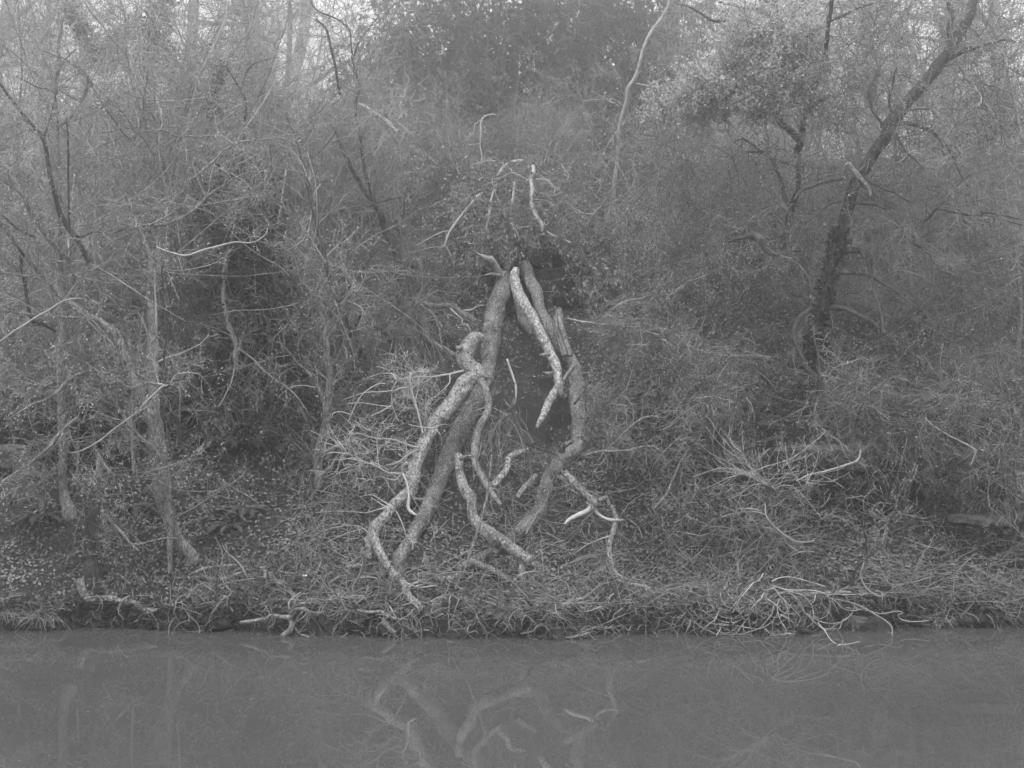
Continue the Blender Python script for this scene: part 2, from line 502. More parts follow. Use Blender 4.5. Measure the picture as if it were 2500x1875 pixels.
def traced(name, label, cat, limbs, bark, twig='twig_mid', spec=None, leaves=None, leafmat='leaf_mid', group=None,
           root=None, rough=0.10, twig_from=None, bury=True):
    """a tree or branch: limbs = [(part name, px path, D0, D1, options)], D0 'a' = grows out of an earlier limb"""
    Ss = []; out = []
    for k, L in enumerate(limbs):
        pn, P2, D0, D1 = L[:4]; opt = L[4] if len(L) > 4 else {}
        if D0 == 'a':
            allp = np.concatenate(Ss); pp = proj(allp)
            j = np.argmin(np.hypot(pp[:, 0] - P2[0, 0], pp[:, 1] - P2[0, 1])); D0 = allp[j, 1]
            if D1 is None: D1 = D0 - 0.3
            elif isinstance(D1, tuple): D1 = D0 + D1[0]
        S = limb3(P2, D0, D1, opt.get('clear', 0.06), opt.get('K'), opt.get('wob', 0.006))
        if opt.get('bury') or (k == 0 and bury):
            e = S[-1].copy() if opt.get('end', 'last') == 'last' else S[0].copy()
            e2 = e.copy(); e2[2] = gz(e[0], e[1]) - 0.15; e2[1] += 0.05; e2[3] *= 1.25
            if e2[2] < e[2] - 0.02:
                m = (e + e2) / 2; m[3] = e[3] * 1.1
                S = np.concatenate([S, [m, e2]]) if opt.get('end', 'last') == 'last' else np.concatenate([[e2, m], S])
        Ss.append(S); out.append((pn, S, opt))
    base = min(out, key=lambda a: a[1][:, 2].min())[1]
    j = np.argmin(base[:, 2]); loc = base[j, :3]
    r = thing(name, label, cat, loc, group)
    src = []
    for pn, S, opt in out:
        mb = MB()
        rad = S[:, 3].max(); sides = 26 if rad > 0.08 else 16 if rad > 0.05 else (9 if rad > 0.025 else (6 if rad > 0.012 else 4))
        mb.tubes(S[None, :, :3], S[None, :, 3], sides, ref=(0.05, 1, 0.1), cap=True, rough=rough if rad > 0.015 else 0)
        for (kx, ky, kr) in opt.get('knots', []):
            D = S[np.argmin(np.hypot(*(proj(S) - [kx, ky]).T)), 1]
            knot(mb, at(kx, ky, D - kr * 0.7 / FPX * D), kr / FPX * D)
        part = link(pn, mb, M[opt.get('bark', bark)], r)
        if opt.get('label'): part['label'] = opt['label']
        if not opt.get('bare'): src.append(resample(S, 16))
        if 'sawn' in opt:
            a, b = (S[-1], S[-4]) if opt['sawn'] == 'last' else (S[0], S[3])
            d = nrm(a[:3] - b[:3]); mb = MB()
            mb.tubes(np.array([[a[:3] - d * 0.01, a[:3] + d * 0.012]]), np.array([[a[3] * 0.98, a[3] * 0.9]]), 14, ref=(0.05, 1, 0.1), cap=True)
            link('cut_end', mb, M['cut_wood'], part_root(r, part))
    if spec and src:
        src = np.stack(src); mb = MB(); lmb = MB()
        twig_set(mb, src[..., :3], src[..., 3], spec, leaves, lmb)
        link('twigs', mb, M[twig], r, kind='stuff')
        if leaves: link('leaves', lmb, M[leafmat], r, kind='stuff')
    return r, Ss

def part_root(r, part): return r

def knot(mb, c, r):
    """a torus-like scar ring with a hollow"""
    n = 12; a = np.linspace(0, 2 * math.pi, n, endpoint=False); m = 6; b = np.linspace(0, 2 * math.pi, m, endpoint=False)
    A, B = np.meshgrid(a, b, indexing='ij')
    v = np.stack([c[0] + np.cos(A) * (r + np.cos(B) * r * 0.35), c[1] + 0.02 - np.sin(B) * r * 0.35 + 0 * A, c[2] + np.sin(A) * (r * 1.1 + np.cos(B) * r * 0.35)], -1).reshape(-1, 3)
    q = [((i * m + j), (((i + 1) % n) * m + j), (((i + 1) % n) * m + (j + 1) % m), (i * m + (j + 1) % m)) for i in range(n) for j in range(m)]
    mb.add(v, q=q)

def SP(n1=6, n2=4, n3=4, l1=0.5, l2=0.3, l3=0.14, curl=0.2, droop=0.0, lo=0.15, K=5, bias=None, rf=0.45):
    s = [dict(n=n1, fix=l1, K=K + 1, curl=curl, droop=droop, lo=lo, rf=rf, bias=bias)]
    if n2: s.append(dict(n=n2, fix=l2, K=K, curl=curl, droop=droop, rf=0.7, bias=bias))
    if n3: s.append(dict(n=n3, fix=l3, K=3, curl=curl, droop=droop, rf=0.8))
    return s

# ================================================================== THE FALLEN GROUP IN THE MIDDLE
traced('fallen_bough', 'thick crooked pale bough with round knot scar, doubled over before the straight mossy trunk', 'fallen branch', [
    ('trunk', px('5', (892, 600, 70), (862, 585, 92), (822, 625, 106), (797, 685, 112), (805, 745, 112), (850, 790, 100), (905, 825, 66), (942, 828, 34)), 14.9, 14.45,
     dict(bare=True)),
    ('limb', px('5', (860, 830, 95), (800, 870, 100), (740, 950, 100), (690, 1030, 98), (620, 1100, 90), (560, 1180, 88), (520, 1280, 84), (480, 1370, 84), (465, 1470, 88),
                (430, 1560, 76), (340, 1650, 66), '8', (290, 60, 64), (225, 130, 66), (200, 190, 62), (225, 245, 56)), 14.5, 12.75,
     dict(knots=[(1135, 928, 7)])),
    ('limb', px('8', (215, 190, 58), (240, 270, 54), (285, 350, 52), (330, 425, 55), (395, 490, 52), (430, 570, 50), (480, 625, 46), (520, 665, 34)), 12.75, 12.15, dict(bare=True)),
    ('stub', px('5', (760, 650, 40), (748, 648, 34)), 14.6, 14.4, dict(bare=True, wob=0)),
    ('limb', px('5', (780, 790, 18), (740, 800, 16), (690, 815, 15), (600, 828, 13), (500, 830, 12), (430, 835, 11), (370, 850, 8)), 14.4, 14.0, dict(bark='bark_pale')),
    ('limb', px('5', (500, 1280, 16), (440, 1265, 14), (380, 1240, 13), (320, 1225, 12), (240, 1222, 11), (180, 1210, 10), (130, 1190, 8), (70, 1195, 5)), 13.6, 13.2, dict(bark='bark_pale')),
    ('limb', px('5', (500, 1290, 14), (450, 1310, 12), (400, 1345, 11), (340, 1380, 10), (300, 1385, 7)), 13.6, 13.4, dict(bark='bark_pale')),
    ('limb', px('5', (440, 1470, 22), (400, 1450, 18), (300, 1435, 15), (240, 1400, 13), (150, 1365, 11), (60, 1345, 8), (0, 1340, 6)), 13.35, 12.9, dict(bark='bark_pale')),
    ('limb', px('5', (400, 1445, 24), (400, 1400, 22), (422, 1372, 20)), 13.2, 13.1, dict(bark='dead_wood', bare=True)),
    ('limb', px('5', (395, 1440, 16), (420, 1490, 14), (435, 1550, 12), (438, 1600, 20), (430, 1659, 22), '8', (450, 40, 22), (490, 62, 10)), 13.1, 12.9, dict(bark='dead_wood', bare=True)),
    ('limb', px('5', (525, 1195, 15), (500, 1080, 14), (470, 970, 12), (445, 890, 12), (443, 800, 12)), 13.75, 13.9, dict(bark='dead_wood')),
    ('limb', px('5', (550, 1180, 13), (545, 1080, 12), (530, 1000, 10), (510, 950, 8)), 13.75, 13.9, dict(bark='bark_mid')),
], 'bark_bough', 'twig_pale', SP(6, 4, 4, 0.42, 0.30, 0.15, curl=0.3, lo=0.35), bury=False, rough=0.19)

traced('fallen_tree', 'long straight mossy trunk leaning up the bank behind the crooked pale bough', 'fallen trunk', [
    ('trunk', px('5', (1040, 190, 100), (1020, 290, 115), (985, 400, 122), (965, 500, 122), (955, 600, 122), (950, 700, 110), (935, 790, 90), (905, 870, 100), (880, 950, 112),
                 (830, 1040, 118), (790, 1120, 118), (745, 1210, 118), (700, 1300, 125), (660, 1400, 118), (625, 1490, 108), (590, 1590, 104), '8', (540, 50, 96), (485, 150, 90), (430, 240, 86),
                 (375, 330, 84), (350, 370, 84)), 17.0, 12.95, dict(bare=True)),
    ('limb', px('5', (750, 1330, 60), (755, 1420, 62), (780, 1520, 66), (830, 1620, 70), '8', (840, 60, 72), (880, 130, 76), (950, 185, 84), (1030, 230, 84), (1090, 270, 72), (1150, 315, 62), (1190, 338, 56)),
     13.6, 12.55, dict(sawn='last', bare=True)),
    ('limb', px('8', (1165, 345, 52), (1150, 400, 50), (1148, 450, 48), (1158, 495, 48)), 12.62, 12.55, dict(bare=True)),
    ('limb', px('5', (890, 850, 44), (915, 890, 46), (935, 940, 48), (945, 1000, 48), (930, 1070, 46), (890, 1130, 48), (862, 1200, 50), (850, 1300, 48), (860, 1390, 48), (895, 1450, 46),
                (930, 1520, 42), (970, 1580, 38), (1020, 1640, 20)), 14.3, 13.0, dict(bark='bark_mid')),
    ('limb', px('5', (760, 1350, 22), (800, 1330, 16), (850, 1330, 10)), 13.3, 13.2, dict(bare=True)),
    ('limb', px('5', (1010, 185, 38), (985, 130, 44), (960, 90, 40), (915, 70, 26), (865, 42, 6)), 16.9, 16.4, dict(bark='dead_wood', bare=True)),
    ('limb', px('5', (975, 110, 16), (968, 75, 12), (955, 60, 6)), 16.7, 16.6, dict(bark='dead_wood', bare=True)),
    ('limb', px('5', (1010, 185, 20), (960, 175, 16), (918, 188, 6)), 16.8, 16.6, dict(bark='dead_wood', bare=True)),
], 'bark_hero', 'twig_mid', SP(8, 4, 3, 0.35, 0.22, 0.12, curl=0.3), bury=True, rough=0.15)

traced('fallen_tree', 'speckled pale trunk with splintered tip hanging in front of the right-hand fallen trunk', 'fallen trunk', [
    ('trunk', px('5', (1115, 150, 44), (1100, 195, 62), (1118, 270, 72), (1160, 360, 76), (1205, 430, 76), (1245, 510, 68), (1290, 600, 68), (1330, 670, 58), (1370, 760, 58), (1382, 830, 52),
                 (1385, 880, 62), (1350, 940, 54), (1310, 1010, 50), (1275, 1090, 44), (1245, 1150, 16)), 16.3, 14.55, dict(knots=[(1360, 893, 6)], bare=True)),
    ('limb', px('5', (1310, 620, 56), (1290, 600, 50)), 15.5, 15.4, dict(bare=True, wob=0)),
    ('stub', px('5', (1320, 690, 26), (1290, 690, 22), (1268, 690, 10)), 15.1, 14.9, dict(bare=True)),
    ('stub', px('5', (1350, 800, 20), (1310, 800, 14), (1285, 795, 8)), 14.95, 14.9, dict(bare=True)),
], 'bark_speckle', bury=False, rough=0.14)

traced('fallen_tree', 'big smooth curved trunk on the right of the fallen group, passing under the cut limb', 'fallen trunk', [
    ('trunk', px('5', (1170, 120, 70), (1200, 200, 74), (1245, 310, 74), (1275, 420, 74), (1320, 510, 76), (1370, 590, 76), (1420, 670, 84), (1465, 750, 92), (1490, 830, 92), (1497, 920, 94),
                 (1505, 1010, 96), (1512, 1100, 92), (1505, 1190, 92), (1500, 1260, 94), (1450, 1320, 96), (1380, 1390, 92), (1325, 1470, 86), (1290, 1560, 84), (1265, 1640, 84), '8', (1250, 50, 88),
                 (1170, 130, 84), (1080, 210, 80), (1000, 275, 78), (920, 325, 76), (850, 350, 66), (770, 380, 50)), 17.1, 12.75, dict(bare=True)),
    ('limb', px('8', (820, 360, 50), (880, 370, 46), (960, 405, 44), (1030, 445, 38), (1085, 490, 20)), 12.85, 12.6, dict(bare=True)),
    ('stub', px('5', (1540, 1080, 40), (1565, 1085, 28)), 14.3, 14.2, dict(bare=True, wob=0)),
    ('stub', px('5', (1540, 1210, 44), (1575, 1235, 34)), 14.0, 13.9, dict(bare=True, wob=0)),
    ('limb', px('5', (1410, 1310, 40), (1420, 1260, 36), (1480, 1235, 30)), 13.7, 13.6, dict(bare=True)),
    ('limb', px('5', (1420, 1430, 44), (1470, 1490, 48), (1530, 1550, 46), (1590, 1600, 44), (1630, 1640, 30)), 13.45, 13.05, dict()),
    ('limb', px('8', (1600, 0, 38), (1570, 30, 32), (1500, 60, 28), (1450, 85, 24), (1420, 115, 12)), 13.1, 12.9, dict(bark='dead_wood', bare=True)),
    ('limb', px('8', (1600, 5, 28), (1640, 50, 22), (1700, 85, 20), (1750, 92, 16), (1800, 90, 6)), 13.1, 12.95, dict(bark='bark_pale', bare=True)),
    ('limb', px('5', (1490, 750, 30), (1450, 800, 28), (1410, 860, 30), (1400, 930, 40), (1440, 960, 30)), 14.95, 14.7, dict(bare=True)),
], 'bark_hero', 'twig_mid', SP(6, 4, 3, 0.35, 0.2, 0.12, curl=0.3), bury=True, rough=0.14)

def splinter():
    r = thing('broken_stump', 'upright splintered slab of torn wood beside the curved fallen trunk', 'stump', at(1396, 870, 15.3))
    for k, (x0, x1, w, top, dd) in enumerate([(1385, 1470, 20, 388, 0), (1372, 1450, 18, 400, .04), (1358, 1440, 18, 440, .02), (1345, 1425, 18, 480, .05), (1398, 1462, 16, 395, .05)]):
        P2 = px('5', (x1 - 10, 700, w), ((x0 + x1) / 2 - 6, 580, w * 1.3), (x0 + 6, 480, w * 1.2), (x0, top, w * .35))
        S = limb3(P2, 15.45 + dd, 15.75 + dd, wob=0.004)
        mb = MB(); mb.tubes(S[None, :, :3], S[None, :, 3] * 1.35, 6, ref=(0.05, 1, 0.1), cap=True, rough=0.2)
        link('splinter', mb, M['bark_mid'], r)
splinter()

traced('broken_limb', 'short pointed limb hanging behind the speckled pale trunk', 'broken branch', [
    ('trunk', px('5', (1115, 250, 60), (1130, 350, 60), (1155, 450, 62), (1185, 520, 50), (1210, 565, 10)), 16.6, 16.2, dict(bare=True))],
    'bark_mid', bury=False)
traced('fallen_limb', 'dark humped limb with pale curly shoot left of the long mossy trunk', 'fallen branch', [
    ('trunk', px('5', (490, 385, 18), (560, 375, 26), (620, 385, 34), (680, 380, 40), (740, 410, 46), (790, 440, 46), (850, 480, 50)), 15.9, 16.1, {}),
    ('limb', px('5', (700, 400, 12), (740, 440, 11), (775, 470, 10), (770, 495, 9), (805, 500, 8), (830, 550, 6)), 15.8, 15.6, dict(bark='dead_wood')),
    ('limb', px('5', (780, 410, 10), (830, 405, 9), (870, 385, 8), (910, 378, 5)), 15.8, 15.6, dict(bark='dead_wood', bare=True)),
], 'bark_mid', 'twig_mid', SP(5, 3, 3, 0.3, 0.2, 0.1, curl=0.3), bury=False)
traced('fallen_pole', 'smooth straight pole slanting down to the doubled end of the crooked bough', 'fallen branch', [
    ('trunk', px('5', (530, 570, 34), (600, 620, 34), (680, 665, 34), (755, 710, 30), (800, 740, 26)), 15.5, 15.0, dict(bare=True))], 'bark_mid', bury=False)
traced('fallen_pole', 'thin pale pole lying across the slope left of the fallen group', 'fallen branch', [
    ('trunk', px('5', (50, 345, 12), (130, 360, 18), (230, 395, 20), (330, 425, 20), (430, 460, 18), (530, 480, 12), (640, 455, 8)), 15.9, 15.9, {})],
    'bark_mid', 'twig_mid', SP(6, 3, 0, 0.25, 0.15, 0.1), bury=False)
traced('hanging_stick', 'thin curved bleached stick hanging over bare earth between the fallen trunks', 'stick', [
    ('trunk', px('5', (1055, 715, 14), (1080, 790, 15), (1108, 870, 15), (1112, 940, 14), (1105, 1005, 14)), 15.2, 15.0, dict(bare=True))], 'dead_wood', bury=False)
traced('leaning_log', 'rough pale log leaning among twigs between the mossy trunk and the curved trunk', 'log', [
    ('trunk', px('5', (960, 1520, 46), (1010, 1480, 44), (1060, 1400, 42), (1070, 1340, 40), (1130, 1310, 34), (1190, 1290, 20)), 13.5, 13.9, dict(bare=True))], 'bark_speckle', bury=False)
traced('leaning_log', 'short bare log slanting behind the lower curve of the right fallen trunk', 'log', [
    ('trunk', px('5', (1120, 1590, 34), (1180, 1520, 38), (1240, 1450, 36)), 13.4, 13.7, dict(bare=True))], 'bark_mid', bury=False)
traced('drooping_branch', 'drooping branch right of the fallen trunks ending in a pale broken foot on the grass', 'fallen branch', [
    ('trunk', px('8', (1720, 0, 30), (1745, 80, 34), (1725, 180, 34), (1705, 270, 36), (1715, 350, 32), (1745, 420, 28), (1800, 460, 22), (1840, 478, 16)), 13.1, 12.6, {}),
    ('limb', px('8', (1755, 470, 14), (1820, 490, 16), (1900, 500, 18), (1965, 518, 14)), 12.6, 12.5, dict(bark='dead_wood', bare=True)),
    ('limb', px('5', (1700, 1659, 30), (1690, 1600, 26), (1640, 1620, 24)), 13.1, 13.05, dict(bare=True)),
], 'bark_mid', 'twig_mid', SP(8, 5, 4, 0.5, 0.3, 0.14, curl=0.25), bury=False)

# sapling in the middle of the trunks
traced('sapling', 'thin upright sapling with ladder-like forked shoots growing between the fallen trunks', 'sapling', [
    ('stem', px('8', (745, 480, 14), (790, 400, 16), (830, 270, 18), (875, 150, 18), (905, 40, 16), '5', (935, 1560, 14), (950, 1440, 10), (958, 1310, 8), (955, 1190, 5)), 12.6, 12.9, dict(end='first')),
    ('shoot', px('5', (955, 1312, 8), (920, 1270, 6), (880, 1210, 4)), 'a', None, {}),
    ('shoot', px('5', (957, 1310, 8), (985, 1250, 6), (1020, 1180, 4)), 'a', None, {}),
    ('shoot', px('5', (948, 1480, 8), (900, 1420, 6), (860, 1360, 4)), 'a', None, {}),
    ('shoot', px('5', (948, 1470, 8), (1000, 1410, 6), (1050, 1370, 4)), 'a', None, {}),
    ('shoot', px('8', (905, 60, 8), (960, -20, 6), (1010, -60, 4)), 'a', None, {}),
], 'bark_mid', 'twig_mid', SP(4, 2, 0, 0.14, 0.08, 0.1, curl=0.1, rf=0.5))

# ================================================================== DEAD WHITE BRANCHES AND THE MOUND ABOVE
def lump(name, label, cat, c, s, mt, seed=0, parts=(), group=None, flat=1.0, sub=20):
    """a weathered rock or clod: a displaced, flattened ball"""
    nu, nv = sub, sub * 2
    u = np.linspace(0.0, math.pi, nu); v = np.linspace(0, 2 * math.pi, nv, endpoint=False)
    U, V = np.meshgrid(u, v, indexing='ij')
    d = np.stack([np.sin(U) * np.cos(V), np.sin(U) * np.sin(V), np.cos(U)], -1)
    pw = 0.62 if sub > 12 else 0.95                                     # squarish
    d2 = np.sign(d) * np.abs(d) ** pw
    am = 1 if sub > 12 else 2.2
    k = 1 + am * 0.16 * vnoise(d[..., 0] * 1.8 + seed, d[..., 1] * 1.8 + d[..., 2] * 2.2, seed) + am * 0.07 * vnoise(d[..., 0] * 5 + seed, d[..., 1] * 5 + d[..., 2] * 6, seed + 1)
    ph = d2 * k[..., None] * np.asarray(s) 
    mb = MB()
    i = np.arange(nu - 1)[:, None] * nv; j = np.arange(nv)[None, :]; j2 = (j + 1) % nv
    q = np.stack([i + j, i + nv + j, i + nv + j2, i + j2], -1).reshape(-1, 4)
    mb.add(ph + np.asarray(c), q=q)
    o = link(name, mb, M[mt], origin=c)
    o['label'] = label; o['category'] = cat
    if group: o['group'] = group
    return o

lump('hollow_shade', 'black lump standing for the shade in the hole under the creeper mound', 'roots', at(1305, 625, 17.35), (0.36, 0.22, 0.2), 'earth_and_shade', 3)  # these black lumps carry the hollow's shade in their colour
lump('hollow_shade', 'black lump standing for the shadow right of the trunk tops', 'roots', at(1352, 705, 17.25), (0.3, 0.22, 0.28), 'earth_and_shade', 13)
lump('hollow_shade', 'low black lump standing for the shade above the splintered slab', 'roots', at(1380, 735, 16.9), (0.2, 0.15, 0.1), 'earth_and_shade', 14)

DW = [
    ('bare bleached branch curving down left of the creeper mound', [px('2', (900, 1218, 16), (860, 1255, 18), (800, 1330, 18), (740, 1400, 16), (690, 1470, 14), (660, 1550, 12), (625, 1570, 8)),
      px('2', (690, 1460, 8), (640, 1470, 7), (560, 1510, 6), (470, 1560, 4)), px('2', (660, 1545, 7), (690, 1590, 5), (705, 1620, 4)), px('2', (650, 1555, 6), (560, 1570, 5), (440, 1600, 3))], 17.0, 16.6),
    ('thin white upright branch at the left of the creeper mound', [px('2', (975, 1200, 14), (955, 1270, 18), (945, 1350, 18), (930, 1430, 16), (910, 1510, 12), (905, 1535, 6))], 17.2, 17.0),
    ('short white peeled branch in the centre of the creeper mound', [px('2', (1105, 1160, 12), (1098, 1220, 18), (1092, 1290, 18), (1082, 1340, 10))], 17.3, 17.1),
    ('thickest white branch dangling over the creeper mound', [px('2', (1215, 1050, 22), (1225, 1090, 26), (1208, 1130, 26), (1215, 1190, 24), (1208, 1260, 24), (1225, 1330, 28), (1250, 1380, 28), (1285, 1430, 26), (1275, 1470, 12)),
      px('2', (1280, 1425, 14), (1220, 1430, 10), (1120, 1440, 6)), px('2', (1230, 1265, 9), (1290, 1270, 8), (1360, 1300, 6)), px('2', (1240, 1130, 9), (1310, 1145, 8), (1360, 1185, 7), (1400, 1215, 6), (1350, 1235, 5), (1270, 1220, 4))], 17.5, 17.0),
    ('broken arching white branch on top of the creeper mound', [px('2', (1150, 1022, 24), (1100, 1028, 24), (1055, 1045, 22), (1020, 1080, 20), (990, 1115, 14)),
      px('2', (1060, 1045, 14), (1080, 1075, 12), (1088, 1092, 6)), px('2', (1040, 1040, 12), (980, 1022, 10), (900, 1025, 8), (820, 1045, 4))], 17.8, 17.4),
    ('small white broken branch at the lower right of the creeper mound', [px('2', (1310, 1465, 14), (1340, 1485, 18), (1380, 1503, 14)), px('2', (1420, 1518, 10), (1455, 1535, 16), (1462, 1540, 8))], 16.9, 16.8),
    ('fine forked pale twigs spreading right from the top of the creeper mound', [px('D', (800, 245, 10), (880, 250, 12), (950, 300, 12), (1010, 355, 12), (1060, 390, 10)), px('D', (755, 345, 8), (800, 395, 8), (880, 415, 9), (970, 425, 9), (1050, 395, 8)), px('D', (930, 325, 8), (975, 350, 9), (970, 415, 8)),
      px('D', (800, 465, 10), (900, 490, 10), (985, 545, 9), (1070, 450, 8)), px('D', (890, 760, 8), (950, 660, 9), (1000, 560, 8), (1070, 450, 6)), px('D', (1040, 700, 10), (1080, 650, 10), (1140, 620, 10), (1200, 602, 8)), px('D', (1055, 90, 8), (1085, 160, 8), (1130, 205, 8), (1110, 260, 6)), px('D', (700, 945, 8), (780, 980, 8), (840, 970, 6)), px('D', (400, 600, 7), (450, 570, 7), (510, 555, 6))], 17.1, 16.9),
    ('pale looped twigs hanging left under the white arch of the creeper mound', [px('D', (330, 250, 9), (400, 240, 10), (450, 215, 10), (520, 180, 10), (600, 210, 10), (690, 260, 8)), px('D', (310, 250, 7), (340, 380, 7), (380, 480, 6), (410, 540, 5)), px('D', (510, 720, 9), (560, 790, 9), (610, 890, 7)), px('D', (0, 880, 10), (60, 840, 11), (120, 825, 11), (180, 822, 8)), px('D', (120, 1165, 9), (180, 1130, 10), (240, 1105, 9)), px('D', (320, 1055, 8), (380, 1035, 8), (420, 1025, 6)), px('D', (30, 1640, 12), (100, 1635, 16), (160, 1610, 16), (215, 1595, 12))], 17.0, 16.7),
    ('thin bleached arch bending over in front of the dark evergreen', [px('2', (985, 728, 10), (940, 728, 11), (900, 752, 12), (888, 800, 12), (890, 870, 11), (888, 930, 10), (898, 980, 9), (893, 1030, 8)),
      px('2', (888, 912, 8), (850, 914, 6), (805, 920, 4)), px('2', (885, 765, 7), (850, 790, 6), (845, 840, 5), (790, 890, 4))], 18.4, 18.2),
]
for lb, ps, d0, d1 in DW:
    traced('dead_branch', lb, 'dead branch', [('limb', p, d0 - 0.15 * min(k, 1), d1 - 0.1 * min(k, 1), {}) for k, p in enumerate(ps)], 'dead_wood' if 'thickest' in lb or 'upright' in lb or 'bleached branch' in lb else 'bark_pale', 'twig_mid',
           SP(4, 3, 3, 0.3, 0.18, 0.1, curl=0.3, lo=0.2), bury=False, rough=0.16)

traced('slender_tree', 'pale slender leaning trunk standing in front of the dark evergreen', 'tree', [
    ('trunk', px('2', (1735, 1175, 26), (1742, 1100, 23), (1760, 1000, 23), (1757, 900, 23), (1768, 800, 21), (1782, 730, 21), (1810, 640, 21), (1820, 560, 21), (1860, 500, 21), (1890, 420, 21), (1915, 320, 21),
                 (1950, 240, 21), (1990, 170, 20), (2050, 90, 19), (2080, 20, 18), (2085, -60, 22)), 19.0, 18.3, dict(end='first')),
    ('limb', px('2', (1740, 650, 10), (1700, 640, 9), (1650, 605, 8), (1590, 575, 5)), 'a', None, {}),
    ('limb', px('2', (1800, 680, 8), (1740, 630, 7), (1660, 630, 6), (1540, 640, 4)), 'a', None, {}),
    ('limb', px('2', (1775, 560, 8), (1770, 500, 6), (1740, 440, 5), (1705, 395, 3)), 'a', None, {}),
    ('limb', px('2', (1870, 530, 8), (1950, 545, 7), (2040, 550, 5)), 'a', None, {}),
], 'dead_wood', 'twig_mid', SP(6, 4, 3, 0.5, 0.3, 0.14, curl=0.14, lo=0.1))
traced('slender_tree', 'thin crooked pale stem to the right of the slender leaning trunk', 'tree', [
    ('trunk', px('2', (1800, 1600, 18), (1808, 1500, 18), (1812, 1400, 18), (1818, 1300, 18), (1820, 1225, 20), (1855, 1170, 22), (1870, 1120, 22), (1858, 1050, 18), (1866, 980, 15), (1880, 880, 12), (1910, 780, 10), (1960, 690, 7), (2030, 590, 4)), 17.0, 17.2, dict(end='first')),
    ('limb', px('2', (1830, 1225, 12), (1740, 1275, 10), (1640, 1310, 9)), 'a', None, {}),
    ('limb', px('2', (1640, 1325, 14), (1700, 1230, 12), (1800, 1110, 10), (1920, 1000, 7), (1990, 880, 4)), 16.6, 16.4, {}),
    ('limb', px('2', (1640, 1310, 14), (1600, 1370, 14), (1565, 1430, 12), (1560, 1490, 10)), 16.6, 16.6, {}),
], 'bark_mid', 'twig_mid', SP(7, 4, 4, 0.5, 0.3, 0.15, curl=0.15))

# ================================================================== LEFT TREES
LT = SP(8, 5, 4, 0.65, 0.32, 0.14, curl=0.2, lo=0.1)
LTL = dict(n=2, size=0.024, down=0.2)
traced('straight_tree', 'straight pale-barked trunk near the left edge of the bank', 'tree', [
    ('trunk', px('4', (440, 1670, 96), (415, 1600, 62), (400, 1500, 52), (393, 1300, 52), (392, 1100, 52), (388, 900, 50), (390, 700, 48), (394, 500, 44), (385, 300, 42), (378, 120, 40), '1', (372, 1500, 40), (370, 1250, 38),
                 (360, 1000, 36), (355, 800, 34), (350, 600, 30), (370, 400, 26), (380, 200, 22), (420, 0, 18)), None, 13.2, dict(end='first')),
    ('limb', px('1', (360, 800, 26), (420, 760, 24), (500, 680, 22), (545, 560, 20), (560, 480, 16)), 'a', None, {}),
    ('limb', px('1', (350, 640, 22), (345, 520, 18), (400, 400, 14), (450, 340, 12), (480, 310, 8)), 'a', None, {}),
    ('limb', px('1', (560, 500, 16), (480, 420, 14), (380, 360, 10), (240, 310, 6)), 'a', None, {}),
], 'bark_mid', 'twig_mid', LT, LTL, 'leaf_pale')
traced('multi_stem_tree', 'big leaning tree on the left whose ribbed twin stems meet at the bank', 'tree', [
    ('trunk', px('7', (1215, 315, 96), (1150, 235, 80), (1085, 130, 84), (1050, 0, 92), '4', (1035, 1600, 96), (1020, 1500, 98), (1005, 1350, 98), (990, 1200, 94), (960, 1080, 88), (905, 980, 74), (865, 900, 66),
                 (825, 800, 60), (785, 690, 58), (750, 590, 56), (700, 535, 50), (620, 480, 46), (540, 430, 42), (450, 370, 40), (370, 300, 38), (290, 200, 34), (200, 110, 32), (120, 20, 30), '1', (60, 1490, 28), (0, 1370, 26), (-60, 1300, 24)), None, 12.4, dict(end='first')),
    ('limb', px('4', (985, 1150, 60), (975, 1000, 66), (970, 850, 66), (968, 700, 64), (965, 550, 56), (960, 400, 52), (958, 250, 46), (955, 100, 40), '1', (950, 1610, 34), (900, 1500, 28), (870, 1430, 26), (835, 1340, 20), (815, 1260, 16), (790, 1220, 12)), 'a', (0.2,), {}),
    ('limb', px('4', (1040, 1659, 40), (1030, 1450, 30), (1000, 1250, 26), (995, 1000, 20), (990, 700, 16), (985, 400, 14), (975, 150, 12)), 'a', (-0.1,), dict(bark='bark_pale')),
    ('limb', px('7', (1080, 430, 34), (1075, 300, 36), (1080, 130, 36), (1078, 0, 34), '4', (1070, 1500, 24), (1060, 1400, 22), (1000, 1310, 22), (900, 1220, 22), (820, 1130, 20), (720, 980, 12), (660, 900, 10), (640, 780, 8), (600, 650, 6)), 13.0, 12.7, {}),
    ('limb', px('1', (870, 1432, 22), (950, 1425, 22), (1050, 1415, 22), (1150, 1380, 22), (1250, 1310, 22), (1320, 1240, 20), (1400, 1180, 14), (1500, 1120, 8)), 'a', None, {}),
    ('limb', px('4', (540, 450, 20), (450, 450, 18), (330, 445, 18), (230, 438, 18), (100, 425, 16), (0, 410, 14)), 'a', None, {}),
    ('limb', px('4', (300, 230, 22), (200, 200, 20), (100, 185, 18), (0, 170, 16)), 'a', None, {}),
], 'bark_mid', 'twig_mid', LT, LTL, 'leaf_pale', rough=0.22)
